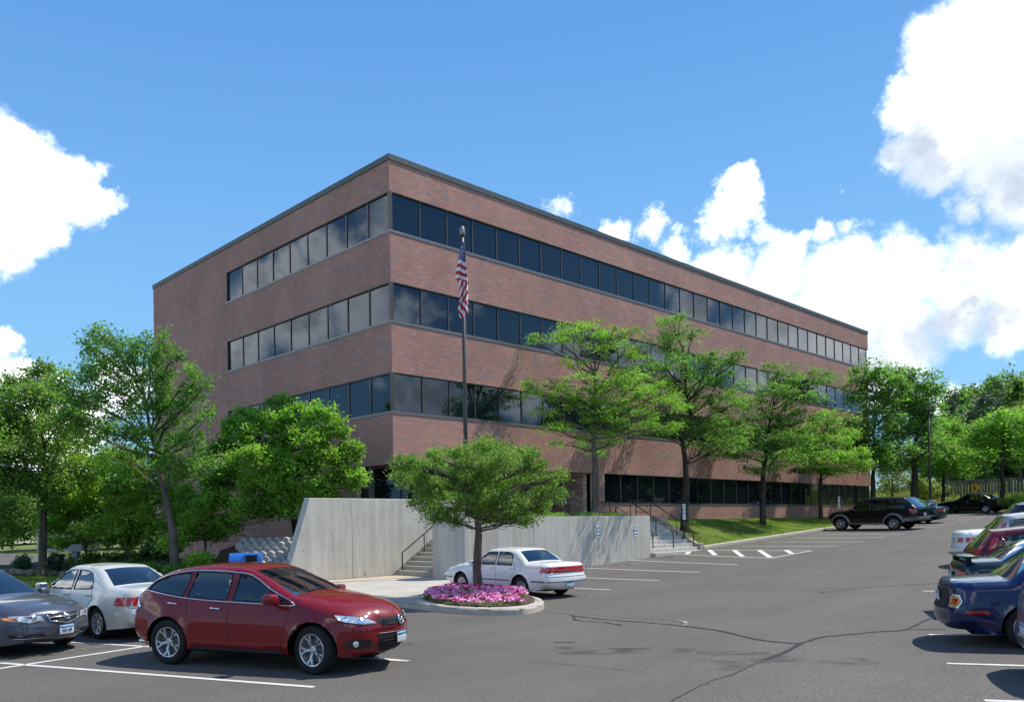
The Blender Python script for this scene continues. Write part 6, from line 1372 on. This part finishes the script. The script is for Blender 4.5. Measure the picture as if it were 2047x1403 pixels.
r_=make_car(bk,'white boxy saloon with full-width red tail lamp parked by the low planter wall'); by_hubs(bk,r_,(1040.3,1172),(923,1164.5),1)
# ---- 3 pearl white saloon (left) ---------------------------------------
p_pearl=paint('paint_pearl',(.56,.56,.51),.15,.3)
ga=sedan(L_=4.76,wb=2.64,H=1.415,W=1.74,fo=.96,zn=.70,zh=.93,zd=1.03,cx=.90,rf=.15,rr=-.95,dx=-1.62,tum=.45,wr=.315,rim=.205,spoke=('twin',7),paint=p_pearl,step=.08,belt0=.92,belt1=.955,handle_m=p_pearl)
ga.windows=[{'p':[(.72,.95),(.20,1.28),(-.05,1.335),(-.22,1.345),(-.25,.955)]},{'p':[(-.34,.96),(-.31,1.345),(-.60,1.335),(-.86,1.27),(-1.00,1.12),(-1.06,.985)],'round':False}]
ga.ends+=[dict(k='patch',p=[(.40,.70),(.70,.70),(.70,.86),(.40,.88)],f=False,m=m_lampr,n='tail_light',off=.016),dict(k='line',p=[(-.8,.66),(.8,.66)],f=False,m=m_seam,n='bumper_gap',mir=False,r=.004),dict(k='plate',p=(0,.76),f=False,t='')]
ga.patches=[{'p':[(-1.97,.70),(-2.20,.70),(-2.36,.70),(-2.36,.86),(-2.16,.87),(-2.0,.84)],'m':m_lampr,'n':'tail_light','off':.018}]
r_=make_car(ga,'pearl white saloon between the grey saloon and the red crossover, red tail lamp showing'); by_hubs(ga,r_,(193.5,1245),(66,1231),1)
# ---- 4 grey saloon nose (left edge) ---------------------------------------
p_grey=paint('paint_grey',(.085,.090,.12),.4,.3)
tl=sedan(L_=4.73,wb=2.74,H=1.44,W=1.835,fo=.92,zn=.735,zh=.97,zd=1.08,cx=.86,rf=.05,rr=-1.0,dx=-1.6,wr=.335,rim=.225,spoke=('wide',5),paint=p_grey,step=.065,noser=.42,tf=.17)
tl.ends+=[dict(k='patch',p=[(.38,.60),(.62,.595),(.90,.655),(.905,.70),(.80,.72),(.42,.695)],f=True,m=m_lamp,n='headlight',off=.007),dict(k='patch',p=[(.74,.625),(.90,.66),(.90,.695),(.76,.69)],f=True,m=m_lampa,n='indicator',off=.010),dict(k='bulb',p=(.54,.650),f=True,r=.040,m=m_lampi,n='headlight_bulb'),dict(k='bulb',p=(.66,.655),f=True,r=.036,m=m_lampi,n='headlight_bulb'),
 dict(k='patch',p=[(-.32,.715),(-.28,.60),(0,.545),(.28,.60),(.32,.715)],f=True,m=m_mesh,n='grille',mir=False,off=.006),dict(k='line',p=[(-.33,.72),(-.29,.60),(0,.54),(.29,.60),(.33,.72)],f=True,m=m_chrome,n='grille_surround',mir=False,r=.009,closed=True,off=.010),dict(k='line',p=[(-.30,.655),(.30,.655)],f=True,m=m_chrome,n='grille_bar',mir=False,r=.014,off=.014),
 dict(k='badge',p=(0,.655),f=True,r=.052,w=[[(-.45,-.75),(-.2,.7)],[(.45,-.75),(.2,.7)],[(-.3,0.1),(.3,.1)]]),dict(k='patch',p=[(.40,.335),(.80,.335),(.84,.40),(.38,.40)],f=True,m=m_blk,n='air_intake',off=.004),dict(k='line',p=[(.40,.33),(.80,.33)],f=True,m=m_chrome,n='intake_trim',r=.005),
 dict(k='plate',p=(-.02,.43),f=True,t='VKP-109'),dict(k='line',p=[(-.88,.545),(-.5,.50),(-.3,.50)],f=True,m=m_seam,n='bumper_gap',r=.003),dict(k='patch',p=[(.40,.78),(.86,.78),(.86,.9),(.42,.9)],f=False,m=m_lampr,n='tail_light')]
r_=make_car(tl,'metallic grey saloon with shield grille entering the frame at the left edge'); nose=l2w(-6.50,14.35); fv=np.array([math.cos(HANG),math.sin(HANG)]); set_car(r_,*(nose-fv*2.36),HANG)
# ---- 5 dark blue saloon (right) ------------------------------------------
p_blue=paint('paint_blue',(.005,.012,.060),.1,.3)
mx=sedan(L_=4.81,wb=2.75,H=1.435,W=1.785,fo=1.03,zn=.70,zh=.94,zd=1.035,cx=.80,rf=.0,rr=-1.05,dx=-1.58,wr=.33,rim=.225,spoke=('wide',6),paint=p_blue,step=.06,tailr=.30,belt0=.90,belt1=.97,flare=.035,tum=.46)
mx.ends+=[dict(k='patch',p=[(.53,.64),(.735,.64),(.765,.74),(.72,.84),(.61,.85),(.53,.78)],f=False,m=m_lamp,n='tail_light',off=.008),dict(k='patch',p=[(.57,.66),(.72,.66),(.745,.74),(.70,.82),(.62,.83),(.56,.76)],f=False,m=m_lampa,n='indicator',off=.016),dict(k='patch',p=[(.60,.68),(.70,.68),(.71,.78),(.61,.79)],f=False,m=m_lampr,n='stop_lamp',off=.022),dict(k='patch',p=[(-.46,.60),(.46,.60),(.46,.92),(-.46,.92)],f=False,m=m_blk,n='boot_panel',mir=False,off=.004),dict(k='plate',p=(0,.78),f=False,t='')]
mx.patches=[{'p':[(-1.90,.545),(-2.20,.56),(-2.20,.60),(-1.90,.605)],'m':m_lampr,'n':'side_marker'}]
mx.seams=mx.seams+[[(-2.30,.38),(-1.85,.36)]]
r_=make_car(mx,'dark blue saloon with clear-rimmed round tail lamps, largest car of the right row',group=None); by_tail(mx,r_,1904,12.9)
# ---- 6 dark green saloon with boot spoiler --------------------------------
p_green=paint('paint_darkgreen',(.006,.020,.024),.1,.3)
gs_=sedan(L_=4.6,wb=2.62,H=1.40,W=1.74,zd=1.04,paint=p_green,tailr=.2,wr=.31,spoke=('twin',6)); std_sedan_bits(gs_,.70,.86)
r_=make_car(gs_,'dark green saloon with a boot spoiler behind the dark blue saloon'); by_tail(gs_,r_,1925,16.0)
tx=gs_.outline_tail; gs_.K('spoiler',MB().rbox(tx+.06,-.72,1.13,tx+.32,.72,1.165,.015).rbox(tx+.12,.55,1.01,tx+.24,.62,1.14,.01).rbox(tx+.12,-.62,1.01,tx+.24,-.55,1.14,.01),p_green); gs_.K('aerial',MB().tube([(-1.35,-.70,1.02),(-1.62,-.72,1.52)],.004,4),m_chrome)
# ---- hatch/wagon/SUV profile ---------------------------------------------
def wagon(L_=4.45,wb=2.62,H=1.55,W=1.76,fo=.88,zn=.78,zh=1.0,cx=.85,rf=.15,rr=-1.75,zt_=1.05,tum=.33,wr=.325,rim=.205,sill=.24,belt0=.96,belt1=1.02,rake=.25,priv=None,**k):
    xf=wb/2;xr=-wb/2;nx=xf+fo;tx=nx-L_
    out=[(nx-.20,sill+.04,.25),(nx-.04,sill+.15,.26),(nx,.55,.28),(nx-.04,.68,.28),(nx-.14,zn,.20),(nx-.42,zn+.09,.13),((nx+cx)/2-.03,(zn+zh)/2+.05,.11),(cx,zh,.07),(rf,H-.05,.07),((rf+rr)/2,H,.08),(rr,H-.05,.08),(tx+.09+rake*.12,zt_,.13),(tx+.05,zt_-.12,.17),(tx+.04,.72,.18),(tx,.60,.2),(tx,.44,.2),(tx+.06,sill+.08,.2),(tx+.25,sill+.04,.2)]
    b0=belt0+.02; b1=belt1+.02; top=H-.12
    ws=[{'p':[(cx-.20,b0),(rf,top-.03),(rf-.3,top),(-.20,top),(-.22,b0+.01)]},{'p':[(-.32,b0+.015),(-.30,top),(-1.0,top),(-1.08,b1-.02)],'m':priv or m_glass},{'p':[(-1.18,b1-.015),(-1.10,top),(rr+.05,top-.03),(rr-.0,top-.10),(rr-.05,b1+.03),(rr-.0,b1)],'m':priv or m_glass}]
    c=Car(W=W,H=H,outline=out,sharp=(7,10,11),outline_nose=nx,outline_tail=tx,xf=xf,xr=xr,tf=.10,tr=.06,tum=tum,belt=[(-3,belt1),(-1.5,belt1),(cx,belt0),(3,belt0-.05)],windows=ws,trims=[],seams=[[(cx-.12,belt0-.02),(cx-.12,.6),(cx-.18,sill+.02)],[(-.26,b0-.03),(-.27,sill+.02)],[(-1.12,b1-.04),(-1.14,.80),(xr+.42,.6),(xr+.50,sill+.02)]],
      patches=[],ends=[],glass_zones=[(7.04,7.96,'windscreen'),(10.08,10.92,'rear_window')],bow=[(0,.04),(3,.09),(5,.05),(7,.03),(8,.025),(10,.03),(11,.04),(13,.05),(17,.03)],nose_to=4.7,tail_from=10.1,sill=sill,wr=wr,tw=.22,rim=rim,arch=wr+.055,spoke=('wide',5),mirror=(cx-.20,b0-.02),handles=[(-.12,belt0-.09),(-1.02,belt1-.12)],cab=(cx-.1,rr+.35),step=.10,zm=.64)
    c.__dict__.update(k); return c
p_maroon=paint('paint_maroon',(.10,.004,.010),.1,.3)
fo_=wagon(L_=4.45,H=1.46,paint=p_maroon,zt_=.98); fo_.patches=[{'p':[(-1.82,1.02),(-1.96,1.02),(-1.80,1.28),(-1.70,1.28)],'m':m_lampr,'n':'tail_light','off':.008}]; fo_.windows[2]['p']=[(-1.18,1.03),(-1.10,1.34),(-1.50,1.30),(-1.68,1.04)]
fo_.ends+=[dict(k='patch',p=[(.60,.88),(.74,.88),(.68,1.10),(.60,1.10)],f=False,m=m_lampr,n='tail_light',off=.010),dict(k='plate',p=(0,.72),f=False,t='')]; lights_front(fo_,.42,.76,.62,.74)
r_=make_car(fo_,'maroon hatchback with high red tail lamps behind the dark green saloon'); by_tail(fo_,r_,1950,19.0)
p_sil=paint('paint_silver',(.42,.43,.44),.5,.3)
cv=wagon(L_=4.5,H=1.66,W=1.80,paint=p_sil,zt_=1.06,wr=.345,arch=.405,sill=.28,zn=.86,zh=1.08,belt0=1.04,belt1=1.10,rr=-1.70); cv.patches=[{'p':[(-1.90,1.12),(-1.99,1.12),(-1.84,1.46),(-1.78,1.46)],'m':m_lampr,'n':'tail_light','off':.008}]
cv.ends+=[dict(k='patch',p=[(.64,.98),(.76,.98),(.70,1.2),(.63,1.2)],f=False,m=m_lampr,n='tail_light',off=.010),dict(k='plate',p=(0,.80),f=False,t='')]; lights_front(cv,.42,.76,.66,.80)
r_=make_car(cv,'silver estate with tall pillar tail lamps behind the maroon hatchback'); by_tail(cv,r_,1976,21.8)
wn=sedan(L_=4.80,wb=2.73,H=1.47,W=1.83,zd=1.08,paint=p_white,tailr=.26,wr=.33,spoke=('twin',5),belt0=.95,belt1=1.0); std_sedan_bits(wn,.76,.90,.5)
wn.patches=[{'p':[(-2.10,.77),(-2.34,.77),(-2.34,.90),(-2.04,.90)],'m':m_lampr,'n':'tail_light','off':.02}]
r_=make_car(wn,'white saloon whose tail juts out farthest beyond the silver estate'); by_tail(wn,r_,1922,24.8)
p_nblk=mat('paint_black',(.003,.003,.004),.25,spec=.2,coat=.3); p_navy=paint('paint_navy',(.007,.010,.022),.1,.3)
ds=wagon(L_=4.7,H=1.70,W=1.84,paint=p_navy,zt_=1.10,wr=.36,arch=.42,sill=.32,zn=.92,zh=1.12,belt0=1.08,belt1=1.12,rr=-1.78,priv=m_priv); ds.trims=[{'p':[(-.1,1.665),(-1.6,1.665)],'r':.014,'m':m_chrome,'n':'roof_rail','off':.02}]
ds.ends+=[dict(k='patch',p=[(.66,.86),(.84,.86),(.84,1.1),(.66,1.1)],f=False,m=m_lampr,n='tail_light',off=.010)]; lights_front(ds,.42,.76,.72,.84)
r_=make_car(ds,'dark navy sport utility car, farthest of the right row, with roof rails'); by_tail(ds,r_,2004,28.3)
# near edge minivan
p_stb=paint('paint_steelblue',(.11,.145,.215),.55,.3)
mv=wagon(L_=4.9,H=1.72,W=1.92,paint=p_stb,zt_=1.10,wr=.34,arch=.40,sill=.26,rr=-1.9,belt0=1.0,belt1=1.04); mv.ends+=[dict(k='patch',p=[(.74,.72),(.90,.72),(.90,1.05),(.74,1.05)],f=False,m=m_lampr,n='tail_light',off=.01),dict(k='plate',p=(0,.66),f=False,t='')]; lights_front(mv,.42,.76,.66,.78)
r_=make_car(mv,'steel blue people carrier mostly cut off by the right picture edge'); by_tail(mv,r_,2103,9.75)
# ---- black body-on-frame SUV ----------------------------------------------
sq=wagon(L_=5.18,wb=3.0,H=1.86,W=1.98,fo=.93,paint=p_nblk,zt_=1.22,wr=.39,rim=.245,arch=.47,sill=.40,zn=.98,zh=1.20,belt0=1.14,belt1=1.18,rr=-2.02,cx=.98,rf=.30,tum=.22,rake=.1,priv=m_priv,spoke=('twin',5),flare=.05,zm=.75,handle_m=p_nblk)
sq.outline=[(o[0],o[1]+(.10 if i in (0,1,14,15,16,17) else (.12 if i in (2,3,13) else 0)),o[2]) for i,o in enumerate(sq.outline)]
def archcl(ax): 
    return [(ax+.60*math.cos(t),.39+.60*math.sin(t)) for t in np.linspace(.15,PI-.15,12)]+[(ax+.485*math.cos(t),.39+.485*math.sin(t)) for t in np.linspace(PI-.1,.1,12)]
sq.patches=[{'p':archcl(1.5),'m':m_hose,'n':'wheel_arch_cladding','off':.012},{'p':archcl(-1.5),'m':m_hose,'n':'wheel_arch_cladding','off':.012},{'p':[(-2.08,.52),(-2.66,.52),(-2.66,.72),(-2.06,.72)],'m':m_hose,'n':'bumper_cladding','off':.014},{'p':[(2.25,.80),(2.36,.80),(2.36,.95),(2.20,.95)],'m':m_lampa,'n':'indicator','off':.012},{'p':[(-2.46,.98),(-2.60,.98),(-2.60,1.16),(-2.44,1.16)],'m':m_lampr,'n':'tail_light','off':.012}]
sq.trims=[{'p':[(0,1.80),(-1.9,1.80)],'r':.018,'m':m_blk,'n':'roof_rail','off':.02},{'p':[(1.0,.41),(-1.0,.41)],'r':.05,'m':m_hose,'n':'running_board','off':.04}]
sq.ends+=[dict(k='patch',p=[(.74,.98),(.94,.98),(.94,1.2),(.78,1.2)],f=False,m=m_lampr,n='tail_light',off=.01),dict(k='patch',p=[(-.9,.56),(.9,.56),(.9,.74),(-.9,.74)],f=False,m=m_hose,n='rear_bumper',mir=False,off=.03),dict(k='plate',p=(0,.86),f=False,t='')]; lights_front(sq,.45,.85,.84,.98)
r_=make_car(sq,'big black sport utility vehicle with grey arch cladding parked at the lawn kerb','SUV'); by_hubs(sq,r_,(1786.7,1045),(1681,1048.2),1); SQ=(r_.location.copy(),r_.rotation_euler.z)
cm=sedan(L_=4.79,wb=2.67,H=1.42,W=1.78,paint=p_nblk,wr=.32,spoke=('wide',7),zd=1.04); std_sedan_bits(cm,.76,.90); cm.patches=[{'p':[(-2.08,.80),(-2.26,.80),(-2.28,.92),(-2.06,.92)],'m':m_lampr,'n':'tail_light','off':.008},{'p':[(2.08,.62),(2.20,.62),(2.18,.74),(2.02,.74)],'m':m_lampa,'n':'indicator','off':.01}]
r_=make_car(cm,'black saloon standing side on across the far end of the lot'); by_hubs(cm,r_,(1970.6,1015.9),(1891.6,1018.7),1)
hv=np.array([math.cos(SQ[1]),math.sin(SQ[1])]); side=np.array([hv[1],-hv[0]]); 
dg_=sedan(L_=4.9,wb=2.75,H=1.40,W=1.85,paint=p_green,boxy=1.,tailr=.14,noser=.16,zd=1.02); std_sedan_bits(dg_,.74,.88,.5,yi=.3); dg_.trims=[{'p':[(-1.78,.50),(-2.40,.50)],'r':.02,'m':m_chrome,'n':'rub_strip'}]
q=atd(1879,1040,50.5)[:2]; f_=np.array([math.cos(SQ[1]),math.sin(SQ[1])]); r_=make_car(dg_,'dark green older saloon whose tail shows right of the black SUV'); set_car(r_,*(q+f_*2.45+np.array([-f_[1],f_[0]])*-.2),SQ[1])
bl_=sedan(L_=4.5,wb=2.6,H=1.42,W=1.72,paint=paint('paint_midblue',(.02,.06,.20),.4,.25)); std_sedan_bits(bl_,.74,.88); q=atd(1868,1018,57)[:2]; r_=make_car(bl_,'mid-blue saloon half hidden beyond the black SUV and lamp post'); set_car(r_,*(q+f_*2.2),SQ[1])
